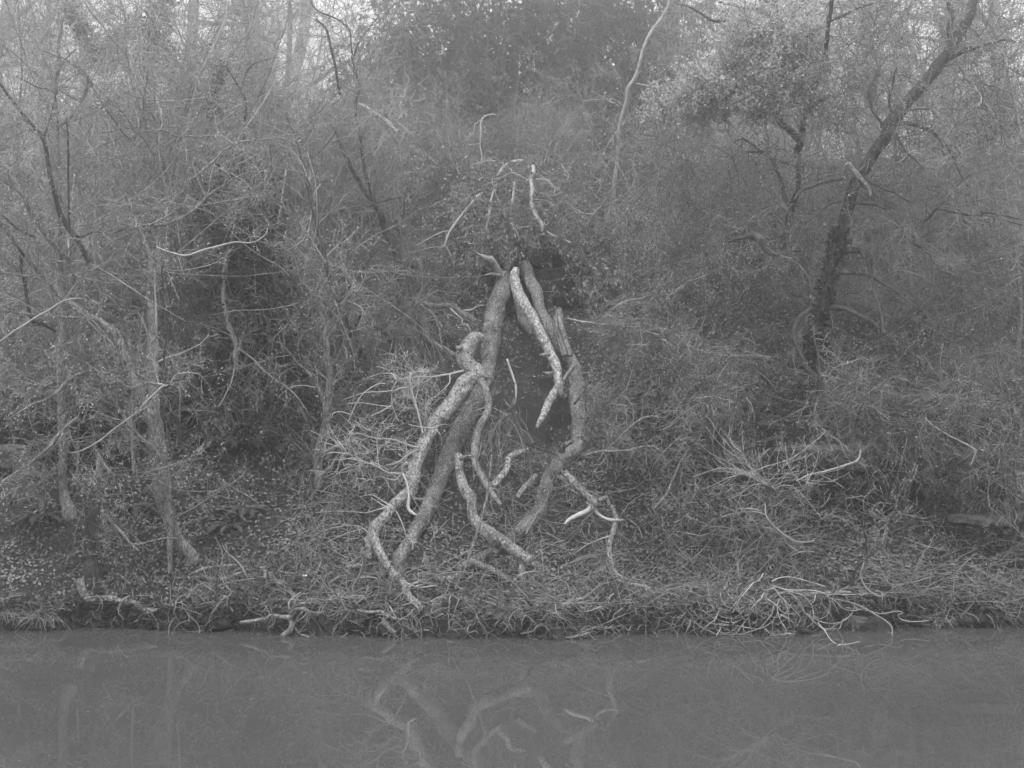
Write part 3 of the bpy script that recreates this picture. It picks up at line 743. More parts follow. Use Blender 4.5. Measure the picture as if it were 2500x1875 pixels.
traced('leaning_tree', 'dark sinuous stem rising from the left edge towards the top left corner', 'tree', [
    ('trunk', px('4', (560, 110, 24), '1', (540, 1620, 32), (500, 1540, 32), (430, 1440, 32), (380, 1350, 32), (350, 1250, 30), (325, 1130, 28), (300, 1000, 26), (275, 880, 26), (200, 790, 24), (120, 690, 22), (50, 600, 20), (0, 530, 18), (-60, 460, 14)), 12.7, 12.0, {}),
    ('limb', px('1', (440, 1440, 16), (435, 1180, 14), (430, 1000, 14), (425, 820, 12), (415, 740, 8)), 'a', None, {}),
    ('limb', px('1', (480, 1490, 12), (520, 1500, 10), (600, 1470, 8), (700, 1480, 6), (800, 1450, 4)), 'a', None, {}),
    ('limb', px('1', (280, 870, 14), (330, 700, 12), (345, 600, 10), (300, 560, 8), (230, 550, 8), (100, 480, 5)), 'a', None, {}),
], 'bark_dark', 'twig_mid', LT, LTL, 'leaf_pale', bury=False)
traced('leaning_tree', 'smooth stem coming in from the left edge and passing over the straight pale trunk', 'tree', [
    ('trunk', px('4', (480, 200, 22), (430, 120, 26), '1', (430, 1640, 28), (320, 1530, 28), (250, 1430, 28), (190, 1330, 28), (140, 1240, 27), (80, 1180, 26), (0, 1125, 25), (-60, 1090, 22)), 12.9, 12.2, {}),
    ('limb', px('1', (80, 1180, 14), (50, 1080, 12), (110, 1010, 10), (180, 900, 8)), 'a', None, {}),
], 'bark_mid', 'twig_mid', LT, LTL, 'leaf_pale', bury=False)
traced('leaning_tree', 'lowest dark stem reaching in from the left edge above the hollow', 'tree', [
    ('trunk', px('4', (350, 545, 16), (280, 500, 22), (200, 455, 24), (130, 60, 0.1 + 24), '1', (150, 1620, 24), (80, 1520, 24), (0, 1410, 22), (-50, 1350, 20)), 12.8, 12.2, {}),
    ('limb', px('1', (230, 1510, 20), (120, 1455, 18), (60, 1400, 16), (0, 1350, 14)), 12.6, 12.4, {}),
], 'bark_dark', 'twig_mid', SP(8, 5, 3, 0.5, 0.3, 0.15), LTL, 'leaf_pale', bury=False)
SL = [
    ('arched limb curving down across the straight pale trunk at the left', [px('4', (525, 812, 22), (470, 825, 24), (420, 860, 26), (360, 925, 26), (290, 975, 24), (200, 1000, 20), (140, 1030, 14)),
      px('4', (528, 820, 12), (530, 740, 10), (545, 690, 8)), px('4', (530, 840, 10), (560, 900, 9), (590, 930, 8), (620, 980, 5))], 12.6, 12.3, 'bark_mid'),
    ('stout low limb entering from the left edge above the dark hollow', [px('4', (360, 900, 16), (270, 890, 20), (200, 880, 20), (110, 850, 18), (0, 828, 16)), px('4', (200, 882, 12), (100, 890, 12), (0, 888, 10))], 12.7, 12.3, 'bark_mid'),
    ('long thin pale stick rising from the left edge towards the straight trunk', [px('4', (0, 612, 12), (120, 520, 12), (250, 440, 12), (370, 370, 11), (450, 340, 9), (525, 335, 7))], 12.2, 12.3, 'bark_pale'),
    ('long straight pale stick slanting across the multi-stem tree', [px('4', (1035, 882, 16), (960, 950, 14), (860, 1055, 13), (740, 1150, 12), (640, 1225, 10), (540, 1285, 8), (440, 1310, 5)),
      px('4', (1035, 882, 14), (980, 870, 13), (930, 862, 12), (905, 885, 10)), px('4', (1035, 885, 12), (1075, 880, 10), (1110, 820, 9), (1170, 808, 8), (1270, 808, 5))], 12.3, 12.4, 'bark_pale'),
    ('dark limb slanting down to the lower left edge in front of the straight trunk', [px('4', (500, 1085, 26), (430, 1140, 24), (370, 1200, 24), (300, 1280, 22), (200, 1370, 18), (100, 1440, 14), (0, 1500, 12))], 12.4, 12.1, 'bark_mid'),
    ('thin wavy dark stem crossing in front of the multi-stem tree', [px('4', (1130, 1260, 20), (1128, 1170, 20), (1122, 1095, 20), (1075, 1030, 18), (1040, 940, 16), (1032, 820, 14), (1040, 700, 13), (1050, 560, 12), (1040, 420, 11), (1035, 280, 10), (1025, 150, 9), (1050, 60, 7))], 12.6, 12.5, 'bark_dark'),
    ('arching twiggy bough lit from above in front of the dark ivy tree', [px('1', (990, 1565, 12), (1080, 1600, 13), (1180, 1615, 14), (1290, 1580, 13), (1400, 1555, 12), (1490, 1535, 11), (1600, 1535, 8), (1680, 1480, 6), (1690, 1440, 4))], 12.6, 12.8, 'bark_pale'),
    ('long upswept bough reaching right from the big leaning tree', [px('1', (1230, 1125, 16), (1300, 1060, 16), (1370, 1000, 16), (1430, 945, 15), (1500, 905, 14), (1570, 893, 13), (1680, 885, 11), (1760, 870, 8), (1880, 850, 5))], 13.2, 13.4, 'bark_mid'),
    ('wavy thin bough high in the left thicket', [px('1', (870, 845, 8), (940, 828, 10), (1040, 825, 12), (1110, 858, 12), (1200, 860, 12), (1290, 862, 11), (1380, 845, 9), (1500, 830, 5))], 13.4, 13.6, 'bark_mid'),
    ('bundle of straight dark boughs running up to the top left', [px('1', (850, 890, 16), (800, 860, 18), (720, 760, 18), (640, 640, 16), (570, 520, 15), (530, 450, 12), (440, 380, 8)), px('1', (845, 820, 12), (790, 730, 12), (680, 620, 12), (600, 540, 10), (500, 450, 8)),
      px('1', (850, 880, 12), (900, 750, 12), (920, 560, 10), (940, 430, 8))], 13.4, 13.0, 'bark_mid'),
    ('long thin bough crossing the upper left from the top edge', [px('1', (880, 690, 8), (850, 560, 12), (820, 440, 13), (800, 350, 14), (720, 260, 14), (640, 150, 13), (560, 50, 12), (500, -40, 10)), px('1', (800, 350, 10), (795, 200, 10), (790, 80, 9), (760, 0, 6)), px('1', (790, 70, 9), (730, 30, 6))], 13.0, 13.0, 'bark_mid'),
    ('pale straight sapling stem leaning right in the upper left thicket', [px('1', (1180, 870, 12), (1200, 740, 13), (1225, 620, 14), (1250, 510, 14), (1285, 425, 15), (1340, 320, 14), (1395, 200, 13), (1430, 100, 12), (1440, 0, 8)), px('1', (1290, 425, 7), (1230, 350, 5))], 14.2, 14.0, 'bark_pale'),
    ('dark wiry stem rising behind the wavy bough', [px('1', (1545, 900, 12), (1548, 780, 14), (1560, 660, 14), (1530, 580, 14), (1480, 500, 11), (1430, 420, 8)), px('1', (1562, 650, 8), (1650, 600, 7), (1700, 570, 4)), px('1', (1530, 560, 8), (1560, 460, 7), (1620, 400, 6), (1720, 370, 4))], 14.6, 14.4, 'bark_dark'),
    ('crossing grey branches at the centre left of the thicket', [px('1', (1700, 1430, 16), (1640, 1330, 14), (1560, 1240, 12), (1500, 1180, 8)), px('1', (1690, 1425, 10), (1580, 1350, 9), (1500, 1240, 6)), px('1', (1760, 1480, 14), (1860, 1530, 12), (1990, 1585, 10))], 14.0, 14.0, 'bark_mid'),
    ('thin grey sticks trailing low at the left edge', [px('4', (420, 1350, 12), (330, 1420, 11), (270, 1480, 10), (200, 1535, 7)), px('4', (0, 1520, 12), (100, 1450, 12), (200, 1390, 8)), px('4', (600, 1280, 20), (650, 1370, 22), (700, 1440, 20))], 12.6, 12.4, 'bark_mid'),
    ('curving vine stems with side shoots low in the left thicket', [px('7', (800, 660 - 200, 10), (780, 300, 10), (760, 200, 12), (700, 100, 14), (665, 50, 12)), px('4', (870, 1470, 12), (850, 1350, 12), (845, 1200, 10), (820, 1130, 8)), px('4', (880, 1470, 12), (940, 1430, 11), (1050, 1405, 10), (1150, 1370, 8), (1280, 1340, 5)), px('4', (900, 1475, 10), (1000, 1490, 9), (1150, 1550, 8), (1380, 1550, 5))], 12.7, 12.6, 'bark_mid'),
]
for lb, ps, d0, d1, bk in SL:
    traced('bough', lb, 'branch', [('limb', p, d0, d1, {}) for p in ps], bk, 'twig_mid', SP(8, 4, 3, 0.36, 0.20, 0.10, curl=0.22, lo=0.08), LTL, 'leaf_pale', bury=False)

traced('mossy_stump', 'dark moss-covered stump standing behind the log at the lower left', 'stump', [
    ('trunk', px('7', (590, 415, 130), (585, 340, 108), (590, 240, 96), (595, 150, 92), (600, 60, 80), (605, 10, 60)), None, 12.95, dict(end='first'))], 'bark_dark', 'leaf_mid', SP(14, 3, 0, 0.08, 0.05), rough=0.2)
traced('fallen_log', 'mossy bent log lying on the lower left bank just above the water', 'log', [
    ('trunk', px('7', (490, 465, 60), (520, 530, 52), (560, 590, 50), (630, 590, 48), (700, 582, 48), (760, 600, 48), (830, 612, 50), (890, 640, 46), (950, 665, 40), (1010, 660, 20)), 12.55, 12.4, dict(bare=True))], 'bark_hero', bury=False, rough=0.15)
traced('forked_tree', 'smooth grey trunk with raised collar and upswept fork left of the fallen bough', 'tree', [
    ('trunk', px('4', (2015, 1500, 50), (2010, 1400, 50), (2022, 1280, 50), (2045, 1180, 50), (2065, 1080, 54), (2078, 990, 64), (2085, 900, 44), (2085, 800, 42), (2068, 700, 40), (2062, 600, 38), (2045, 480, 34), (2020, 400, 24), (2005, 330, 22), (2015, 230, 16)), None, 13.4, dict(end='first')),
    ('limb', px('4', (2062, 610, 26), (2110, 540, 26), (2150, 450, 26), (2175, 370, 28), (2203, 320, 24), '5', (100, 220, 16)), 'a', None, {}),
    ('limb', px('4', (2060, 970, 34), (2020, 910, 26), (1985, 840, 20), (1920, 780, 16), (1850, 700, 12), (1760, 600, 8)), 'a', None, {}),
    ('limb', px('4', (2150, 350, 26), (2110, 300, 26), (2080, 180, 28), (2050, 50, 28), '1', (2050, 1580, 28), (2020, 1450, 26), (1980, 1300, 26), (1950, 1180, 24), (1930, 1080, 22), (1900, 970, 20), (1880, 900, 16), (1840, 800, 10), (1810, 740, 8)), 'a', (0.5,), dict(bark='bark_dark')),
], 'bark_mid', 'twig_mid', LT, LTL, 'leaf_pale')
traced('dark_tree', 'dark slanting trunk rising from left of the mound to the top of the left thicket', 'tree', [
    ('trunk', px('5', (395, 580, 52), (385, 450, 52), (380, 300, 54), (372, 150, 52), (355, 20, 48), '2', (340, 1560, 44), (300, 1480, 40), (270, 1380, 36), (230, 1310, 34), (170, 1230, 32), (110, 1130, 28), (60, 1040, 24), (0, 900, 20), (-40, 800, 14)), None, 15.6, dict(end='first')),
    ('limb', px('2', (290, 1500, 26), (250, 1350, 24), (210, 1240, 24), (170, 1120, 22), (145, 1000, 20), (130, 880, 18), (110, 760, 18), (100, 650, 16), (125, 560, 14), (90, 420, 12), (75, 360, 10)), 'a', None, {}),
    ('limb', px('2', (85, 360, 10), (130, 250, 9), (240, 110, 6)), 'a', None, {}),
    ('limb', px('5', (640, 820, 18), (600, 760, 22), (545, 640, 22), (490, 480, 24), (440, 250, 24), (400, 80, 22)), 15.2, 15.4, {}),
    ('limb', px('2', (80, 350, 10), (60, 200, 10), (0, 130, 10), '1', (2000, 60, 10), (1960, 0, 8)), 'a', None, {}),
    ('limb', px('1', (2150, 600, 14), (2120, 420, 16), (2085, 260, 15), (2060, 180, 14), (2000, 120, 10)), 15.0, 14.8, {}),
    ('limb', px('2', (395, 1400, 10), (400, 1260, 10), (280, 1270, 10), (190, 1310, 8)), 'a', None, {}),
], 'bark_dark', 'twig_mid', LT)
traced('dark_tree', 'pair of dark crossing stems at the left side of the pole, behind the fallen bough', 'tree', [
    ('trunk', px('5', (190, 880, 36), (150, 740, 36), (110, 620, 38), (60, 540, 40), (30, 430, 36), (15, 330, 28), (60, 260, 22), (115, 205, 18)), None, 14.6, dict(end='first')),
    ('limb', px('5', (80, 560, 22), (140, 430, 22), (210, 350, 10)), 'a', None, {}),
    ('limb', px('5', (390, 800, 26), (350, 700, 26), (310, 590, 24), (200, 480, 16), (130, 410, 10)), 15.0, 14.9, {}),
    ('limb', px('5', (0, 590, 26), (15, 480, 22), (25, 350, 18), (80, 250, 14), (180, 100, 10), (260, 0, 7)), 14.4, 14.3, {}),
], 'bark_dark', 'twig_mid', SP(9, 5, 3, 0.5, 0.3, 0.15))
traced('bent_tree', 'pale smooth trunk with a bend, hanging beside the dark ivy-clad tree', 'tree', [
    ('trunk', px('4', (1500, 780, 26), (1490, 700, 28), (1490, 620, 30), (1465, 550, 34), (1440, 460, 36), (1418, 370, 36), (1412, 270, 36), (1420, 170, 36), (1432, 80, 34), '1', (1440, 1600, 30), (1480, 1350, 26), (1515, 1150, 24)), 14.4, 14.7, dict(end='first')),
    ('limb', px('4', (1500, 640, 14), (1600, 720, 11), (1700, 820, 9), (1850, 920, 7), (1950, 1050, 5)), 'a', None, {}),
    ('limb', px('4', (1490, 650, 12), (1480, 800, 10), (1440, 920, 8), (1380, 1020, 6)), 'a', None, {}),
    ('limb', px('4', (1490, 640, 12), (1530, 600, 14), (1540, 550, 10)), 'a', None, dict(bark='dead_wood')),
], 'bark_pale', 'twig_mid', SP(8, 5, 3, 0.5, 0.3, 0.14, droop=0.08), bury=False)

# ------------------------------------------------------------------ ivy-clad things
def ivy(name, label, path, D0, D1, spread, n, size=0.045, leafm='leaf_dark', droop=0.5, cat='tree', stem='bark_dark', strandsn=0, lo=0.0):
    S = limb3(path, D0, D1)
    r = thing(name, label, cat, S[np.argmin(S[:, 2]), :3])
    mb = MB(); mb.tubes(S[None, :, :3], S[None, :, 3], 9, ref=(.05, 1, .1), cap=True, rough=.2); link('trunk', mb, M[stem], r)
    t = rng.uniform(lo, 1, n) * (len(S) - 1); p = resample(S, 200)[(t / (len(S) - 1) * 199).astype(int)]
    cl = np.round(t * 1.3)                         # clumps along the stem
    cs = np.sin(cl * 12.9) * 0.5 + 0.5
    rad = (p[:, 3] + spread * (0.25 + cs))[:, None] * rng.uniform(0.3, 1, (n, 1))
    d = nrm(rng.normal(size=(n, 3))); pos = p[:, :3] + d * rad
    lm = MB(); lm.leaves(pos, d + [0, 0, -droop] + rng.normal(size=(n, 3)) * .4, size * rng.uniform(.6, 1.3, n), 0.8)
    link('ivy_leaves', lm, M[leafm], r, kind='stuff')
    if strandsn:
        i = rng.integers(0, n, strandsn)
        P = strands(pos[i], d[i] * .5 + [0, 0, -.9], rng.uniform(.3, 1.1, strandsn), 9, 0.18, .25)
        mb = MB(); mb.tubes(P, taper(np.full(strandsn, .005), 9), 3); lm = MB(); put_leaves(lm, P, 7, .035, .6, .6)
        link('hanging_stems', mb, M['twig_dark'], r, kind='stuff'); link('trailing_leaves', lm, M['leaf_dark'], r, kind='stuff')
    return r
ivy('ivy_tree', 'dark ivy-smothered tree mass in the middle of the left thicket', px('4', (1740, 930, 60), (1690, 760, 60), (1650, 560, 60), (1600, 350, 60), (1540, 150, 60), '1', (1540, 1550, 50), (1500, 1400, 40), (1480, 1250, 30)), 14.9, 14.7, 0.5, 15000, 0.055, strandsn=420)
ivy('ivy_tree', 'ivy-clad dark trunk leaning right at the top left', px('1', (900, 900, 40), (905, 700, 46), (915, 520, 50), (930, 400, 52), (950, 280, 56), (985, 170, 48), (1010, 60, 44), (1040, -40, 40)), 27.0, 27.0, 0.22, 3000, 0.075)
ivy('ivy_tree', 'short ivy-tufted stem at the far top left', px('1', (640, 400, 14), (560, 260, 16), (520, 160, 16), (460, 90, 16), (400, 40, 14)), 27.0, 27.0, 0.2, 1000, 0.075)
ivy('ivy_tree', 'ivy-tufted fork left of the ivy-clad dark trunk', px('1', (660, 420, 14), (680, 300, 18), (760, 240, 16), (830, 190, 16), (870, 120, 12)), 27.5, 27.5, 0.22, 1100, 0.075)
ivy('ivy_tree', 'ivy-clad stub right of the dark trunk at the top left', px('1', (1110, 800, 30), (1100, 600, 30), (1080, 420, 28), (1050, 300, 24), (1000, 250, 20)), 27.5, 27.5, 0.18, 1000, 0.075)
ivy('ivy_tree', 'small ivy knot on a pale stem in the left thicket', px('1', (1330, 720, 16), (1355, 620, 18), (1375, 560, 20), (1390, 460, 18), (1410, 400, 14)), 16.5, 16.5, 0.07, 500, 0.05)

# ================================================================== RIGHT TREES
RS = SP(7, 5, 4, 0.50, 0.26, 0.12, curl=0.42, lo=0.1)
RL = dict(n=2, size=0.028, down=0.2)
oak, oakS = traced('leaning_oak', 'large dark tree on the right leaning up to the top right corner', 'tree', [
    ('trunk', px('6', (790, 1060, 96), (800, 950, 90), (835, 850, 84), (860, 740, 82), (878, 620, 82), (900, 500, 84), (925, 390, 84), (945, 280, 84), (975, 160, 84), (1000, 60, 80), '3', (1030, 1520, 78), (1060, 1420, 76), (1085, 1300, 74),
                 (1130, 1190, 74), (1190, 1080, 72), (1250, 960, 76), (1320, 870, 84), (1375, 770, 78), (1430, 690, 70), (1500, 605, 70), (1570, 530, 64), (1650, 440, 72), (1710, 360, 70), (1760, 280, 66), (1810, 190, 62), (1850, 110, 60), (1885, 0, 56), (1900, -60, 50)), 14.1, 13.6, dict(end='first')),
    ('limb', px('3', (1755, 275, 40), (1730, 210, 40), (1735, 140, 38), (1745, 90, 30), (1720, 20, 24)), 'a', (-0.2,), {}),
    ('limb', px('3', (1700, 385, 36), (1770, 350, 34), (1850, 315, 32), (1940, 290, 28), (2010, 265, 24), (2080, 248, 20), (2150, 270, 16)), 'a', (-0.7,), {}),
    ('limb', px('3', (1700, 410, 30), (1760, 400, 28), (1810, 440, 28), (1860, 510, 28), (1910, 590, 26), (1980, 680, 20), (2040, 780, 12)), 'a', (-0.5,), dict(bark='bark_mid')),
    ('limb', px('3', (1440, 705, 22), (1510, 688, 20), (1600, 685, 20), (1650, 720, 16), (1730, 800, 10)), 'a', (-0.6,), dict(bark='bark_mid')),
    ('limb', px('3', (1370, 810, 28), (1410, 785, 28), (1460, 782, 28), (1540, 800, 28), (1620, 840, 26), (1690, 900, 24), (1745, 970, 22), (1780, 1060, 18), (1850, 1180, 12)), 'a', (-0.8,), {}),
    ('limb', px('3', (1370, 800, 20), (1400, 870, 20), (1440, 940, 18), (1500, 1000, 14), (1570, 1070, 8)), 'a', (-0.7,), {}),
    ('limb', px('3', (1300, 870, 24), (1300, 780, 22), (1240, 690, 20), (1225, 580, 22), (1260, 470, 22), (1310, 390, 22), (1350, 350, 12)), 'a', (0.3,), {}),
    ('limb', px('3', (1370, 740, 22), (1350, 640, 18), (1370, 540, 16), (1380, 480, 12), (1400, 430, 10)), 'a', (-0.4,), {}),
    ('limb', px('3', (1080, 1280, 24), (1075, 1150, 26), (1066, 1065, 28), (1085, 1040, 30), (1130, 1090, 36), (1180, 1140, 32), (1222, 1185, 22), (1235, 1240, 14)), 'a', (-0.3,), dict(bark='bark_mid', bare=True)),
    ('limb', px('3', (1100, 1290, 22), (1090, 1210, 26), (1115, 1150, 28), (1130, 1110, 18)), 'a', (-0.4,), dict(bare=True)),
    ('limb', px('3', (1190, 1130, 18), (1260, 1160, 18), (1330, 1200, 16), (1400, 1230, 14), (1500, 1290, 8)), 'a', (-0.5,), dict(bare=True)),
    ('limb', px('3', (1060, 1132, 24), (960, 1145, 24), (860, 1180, 24), (800, 1200, 20), (750, 1270, 14)), 'a', (-0.5,), dict(bare=True)),
    ('limb', px('3', (1090, 1290, 24), (1180, 1290, 22), (1270, 1295, 22), (1330, 1320, 14)), 'a', (-0.6,), dict(bare=True)),
    ('limb', px('3', (1080, 1260, 18), (960, 1300, 16), (880, 1370, 14), (800, 1410, 10)), 'a', (-0.6,), dict(bare=True)),
    ('limb', px('3', (1850, 150, 26), (1900, 210, 24), (1960, 260, 24), (2040, 300, 24), (2090, 400, 22), (2110, 530, 22), (2150, 680, 20), (2190, 880, 16)), 'a', (-0.6,), dict(bark='bark_mid')),
    ('limb', px('6', (930, 400, 40), (1000, 395, 36), (1080, 405, 34), (1160, 440, 30), (1240, 480, 24), (1300, 530, 16)), 'a', (-0.6,), dict(bare=True)),
    ('limb', px('6', (900, 395, 30), (840, 410, 30), (780, 460, 36), (750, 540, 32), (760, 620, 30), (790, 690, 28), (840, 780, 26), (890, 900, 24), (910, 980, 20)), 'a', (-0.3,), dict(bare=True)),
    ('limb', px('6', (870, 460, 20), (870, 560, 18), (900, 680, 18), (915, 800, 26), (925, 900, 26), (940, 960, 16)), 'a', (-0.5,), {}),
    ('limb', px('6', (960, 180, 30), (1080, 172, 24), (1200, 185, 20), (1330, 250, 16), (1450, 330, 14), (1560, 420, 8)), 'a', (-0.7,), dict(bare=True)),
    ('limb', px('6', (1020, 30, 40), (1100, 25, 44), (1180, 50, 34), (1230, 150, 18), (1260, 300, 16), (1300, 430, 20), (1310, 560, 14)), 'a', (-0.7,), dict(bare=True)),
], 'bark_dark', 'twig_mid', RS, RL, 'leaf_mid', rough=0.14)
def ivy_on(root, S, n, spread, size, lo, hi, matn='leaf_dark'):
    t = rng.uniform(lo, hi, n); p = resample(S, 300)[(t * 299).astype(int)]; cs = vnoise(t * 40, 3.1, 9) * .5 + .6
    d = nrm(rng.normal(size=(n, 3))); pos = p[:, :3] + d * ((p[:, 3] + spread * cs) * rng.uniform(.5, 1, n))[:, None]
    lm = MB(); lm.leaves(pos, d + [0, 0, -.5] + rng.normal(size=(n, 3)) * .4, size * rng.uniform(.6, 1.3, n), .8); link('ivy_leaves', lm, M[matn], root, kind='stuff')
ivy_on(oak, oakS[0], 2600, .07, .05, .02, .42)
traced('crooked_tree', 'dark forked tree whose crown of small leaves spreads left of the leaning tree', 'tree', [
    ('trunk', px('3', (700, 1560, 50), (710, 1460, 54), (720, 1370, 56), (730, 1310, 50), (770, 1200, 34), (775, 1080, 34), (770, 960, 44), (788, 905, 48), (800, 850, 42), (808, 780, 40), (815, 720, 40), (845, 630, 34), (875, 550, 32), (905, 470, 30), (935, 380, 30), (955, 250, 26), (970, 130, 26), (990, 0, 26)), None, 14.3, dict(end='first')),
    ('limb', px('3', (782, 900, 40), (735, 840, 44), (680, 790, 44), (630, 730, 44), (580, 680, 40), (530, 650, 32), (470, 590, 24), (400, 540, 16), (300, 500, 10)), 'a', (-0.6,), {}),
    ('limb', px('3', (820, 725, 26), (870, 670, 26), (930, 630, 20), (1010, 590, 16), (1100, 500, 10)), 'a', (-0.3,), {}),
    ('limb', px('3', (580, 700, 26), (500, 690, 24), (400, 680, 22), (330, 690, 20), (300, 740, 10)), 'a', (-0.5,), {}),
    ('limb', px('3', (540, 650, 22), (600, 620, 22), (700, 600, 22), (770, 560, 16)), 'a', (-0.3,), {}),
    ('limb', px('3', (716, 1310, 34), (690, 1240, 30), (665, 1150, 30), (635, 1060, 30), (600, 1000, 26), (560, 970, 20), (490, 960, 16), (415, 963, 10)), 'a', (-0.4,), {}),
    ('limb', px('3', (600, 1005, 22), (680, 1030, 20), (760, 1050, 16), (860, 1050, 10)), 'a', (-0.4,), {}),
    ('limb', px('3', (700, 1330, 34), (670, 1290, 36), (640, 1240, 34), (610, 1190, 20)), 'a', (-0.2,), dict(bark='bark_pale')),
    ('limb', px('3', (580, 980, 18), (500, 930, 16), (430, 880, 12), (360, 900, 8)), 'a', (-0.3,), {}),
    ('limb', px('3', (960, 140, 20), (1040, 110, 18), (1140, 60, 14), (1250, 20, 8)), 'a', (-0.3,), {}),
], 'bark_dark', 'twig_mid', SP(6, 4, 3, 0.4, 0.22, 0.12, curl=0.42, lo=0.3), dict(n=3, size=0.03, down=0.0), 'leaf_bright', rough=0.12)
traced('dark_limb', 'dark hooked limb poking out of the leaves below the crooked tree', 'branch', [
    ('limb', px('3', (330, 1530, 20), (420, 1505, 24), (490, 1492, 38), (540, 1530, 40), (570, 1580, 36), (610, 1605, 32), (690, 1605, 26), '6', (740, 30, 16)), 14.8, 14.6, {})], 'bark_dark', 'twig_mid', SP(8, 5, 4, 0.4, 0.2, 0.1, curl=.35), bury=False)
traced('overhanging_bough', 'long curved bough hanging across the sky at the top right of centre', 'branch', [
    ('limb', px('3', (650, 75, 18), (610, 120, 18), (580, 90, 20), (540, 60, 18), (440, 50, 16), (360, 35, 14), (270, 10, 10)), 15.5, 15.5, {}),
    ('limb', px('3', (590, 95, 20), (500, 130, 22), (400, 138, 22), (300, 132, 20), (220, 128, 18), (150, 80, 14), (80, 40, 10), (0, 25, 6)), 15.5, 15.3, {}),
    ('limb', px('3', (640, -30, 34), (615, 40, 34), (650, 70, 30), (590, 100, 24)), 15.6, 15.5, {}),
    ('limb', px('3', (620, 30, 24), (560, 10, 20), (500, -20, 16)), 15.6, 15.5, {}),
], 'bark_dark', 'twig_mid', SP(7, 5, 4, 0.5, 0.3, 0.15, curl=.3), bury=False)
EX = [
    ('long dead pole lying across the slope at the far right', [px('6', (2110, 320, 16), (2000, 360, 16), (1900, 400, 15), (1780, 440, 9)), px('6', (1640, 140, 14), (1700, 160, 16), (1780, 190, 20), (1850, 218, 16))], 14.6, 14.8, 'bark_mid'),
    ('thin zigzag pale stem at the top right corner', [px('3', (2140, 560, 14), (2150, 680, 16), (2175, 800, 18), (2195, 900, 14)), px('3', (2150, 700, 8), (2080, 680, 8), (1930, 660, 5)), px('3', (2200, 600, 7), (2150, 620, 6))], 13.8, 13.8, 'bark_pale'),
    ('double dark bough in front of the slope at the right edge', [px('3', (1640, 1320, 12), (1760, 1345, 14), (1880, 1362, 14), (2000, 1350, 13), (2200, 1390, 10)), px('3', (1870, 1365, 10), (1990, 1375, 12), (2110, 1405, 10), (2200, 1430, 8))], 13.5, 13.3, 'bark_dark'),
    ('dark rising stem crossing below the leaning tree', [px('3', (1580, 1400, 14), (1700, 1270, 14), (1810, 1150, 12), (1870, 1100, 8)), px('3', (1420, 1470, 20), (1500, 1540, 18), (1600, 1600, 16), '6', (1640, 120, 12)), px('3', (1430, 1480, 18), (1440, 1440, 10))], 13.8, 13.6, 'bark_dark'),
    ('pale twisting branch lying at the left of the leafy slope', [px('6', (0, 560, 14), (50, 610, 14), (110, 645, 14), (180, 670, 12), (240, 690, 10), (350, 695, 8), (480, 690, 8), (600, 700, 6)), px('6', (30, 640, 8), (0, 680, 5))], 14.8, 14.9, 'bark_pale'),
    ('thin curved twig arching over the slope right of the fallen trunks', [px('5', (1440, 460, 8), (1540, 480, 10), (1640, 495, 12), (1700, 490, 12)), px('5', (1690, 430, 9), (1760, 470, 11), (1800, 520, 12), (1870, 542, 14), (1960, 535, 13), (2060, 530, 12), (2110, 550, 8)), px('5', (1720, 410, 8), (1780, 360, 8), (1920, 330, 5))], 14.6, 14.6, 'bark_pale'),
    ('grey roots and boughs hanging over the rock ledge', [px('6', (1120, 1040, 26), (1130, 1120, 24), (1150, 1200, 24), (1160, 1290, 22), (1162, 1420, 12)), px('6', (1190, 1070, 22), (1165, 1150, 22), (1170, 1240, 24), (1210, 1330, 26), (1230, 1380, 16)),
        px('6', (1420, 1100, 24), (1440, 1170, 30), (1470, 1240, 30), (1450, 1330, 28), (1470, 1420, 22), (1530, 1500, 16)), px('6', (1440, 1150, 18), (1400, 1240, 16), (1395, 1330, 20), (1385, 1390, 14)),
        px('6', (1560, 1090, 20), (1555, 1200, 18), (1520, 1290, 18), (1530, 1370, 10)), px('6', (900, 960, 14), (880, 1100, 16), (960, 1190, 14), (1060, 1260, 14), (1120, 1330, 12), (1160, 1350, 10))], 13.9, 13.6, 'bark_mid'),
    ('pale bough stretching from the rock ledge down to the shrubs', [px('6', (1170, 1290, 12), (1150, 1355, 14), (1050, 1400, 14), (950, 1430, 13), (850, 1450, 10), (760, 1490, 8)), px('6', (1570, 1090, 12), (1640, 1150, 12), (1760, 1220, 12), (1890, 1290, 12), (1890, 1330, 10), (1860, 1400, 6))], 13.2, 13.0, 'bark_pale'),
    ('straight thin pole rising right from the curved fallen trunk', [px('5', (1630, 1360, 12), (1740, 1240, 14), (1870, 1120, 16), (1960, 1080, 13), (2070, 1090, 8)), px('5', (1540, 1330, 14), (1660, 1300, 16), (1800, 1300, 16), (1940, 1272, 14), (2020, 1290, 8)), px('5', (1980, 1400, 16), (2040, 1320, 14), (2130, 1230, 12), (2200, 1180, 8)), px('5', (2200, 1290, 10), (2130, 1420, 14), (2070, 1560, 18), (1990, 1659, 16))], 13.5, 13.3, 'bark_mid'),
    ('forked dark stick standing in the brambles behind the leaning logs', [px('5', (1140, 1210, 16), (1200, 1265, 18), (1290, 1290, 16), (1390, 1340, 12)), px('5', (1480, 1000, 14), (1540, 930, 12), (1560, 900, 8))], 13.8, 13.8, 'bark_dark'),
]
for lb, ps, d0, d1, bk in EX:
    traced('bough', lb, 'branch', [('limb', p, d0 - .05 * k, d1 - .05 * k, {}) for k, p in enumerate(ps)], bk, 'twig_mid', SP(7, 5, 4, 0.4, 0.25, 0.12, curl=0.25, droop=0.03), bury=False)
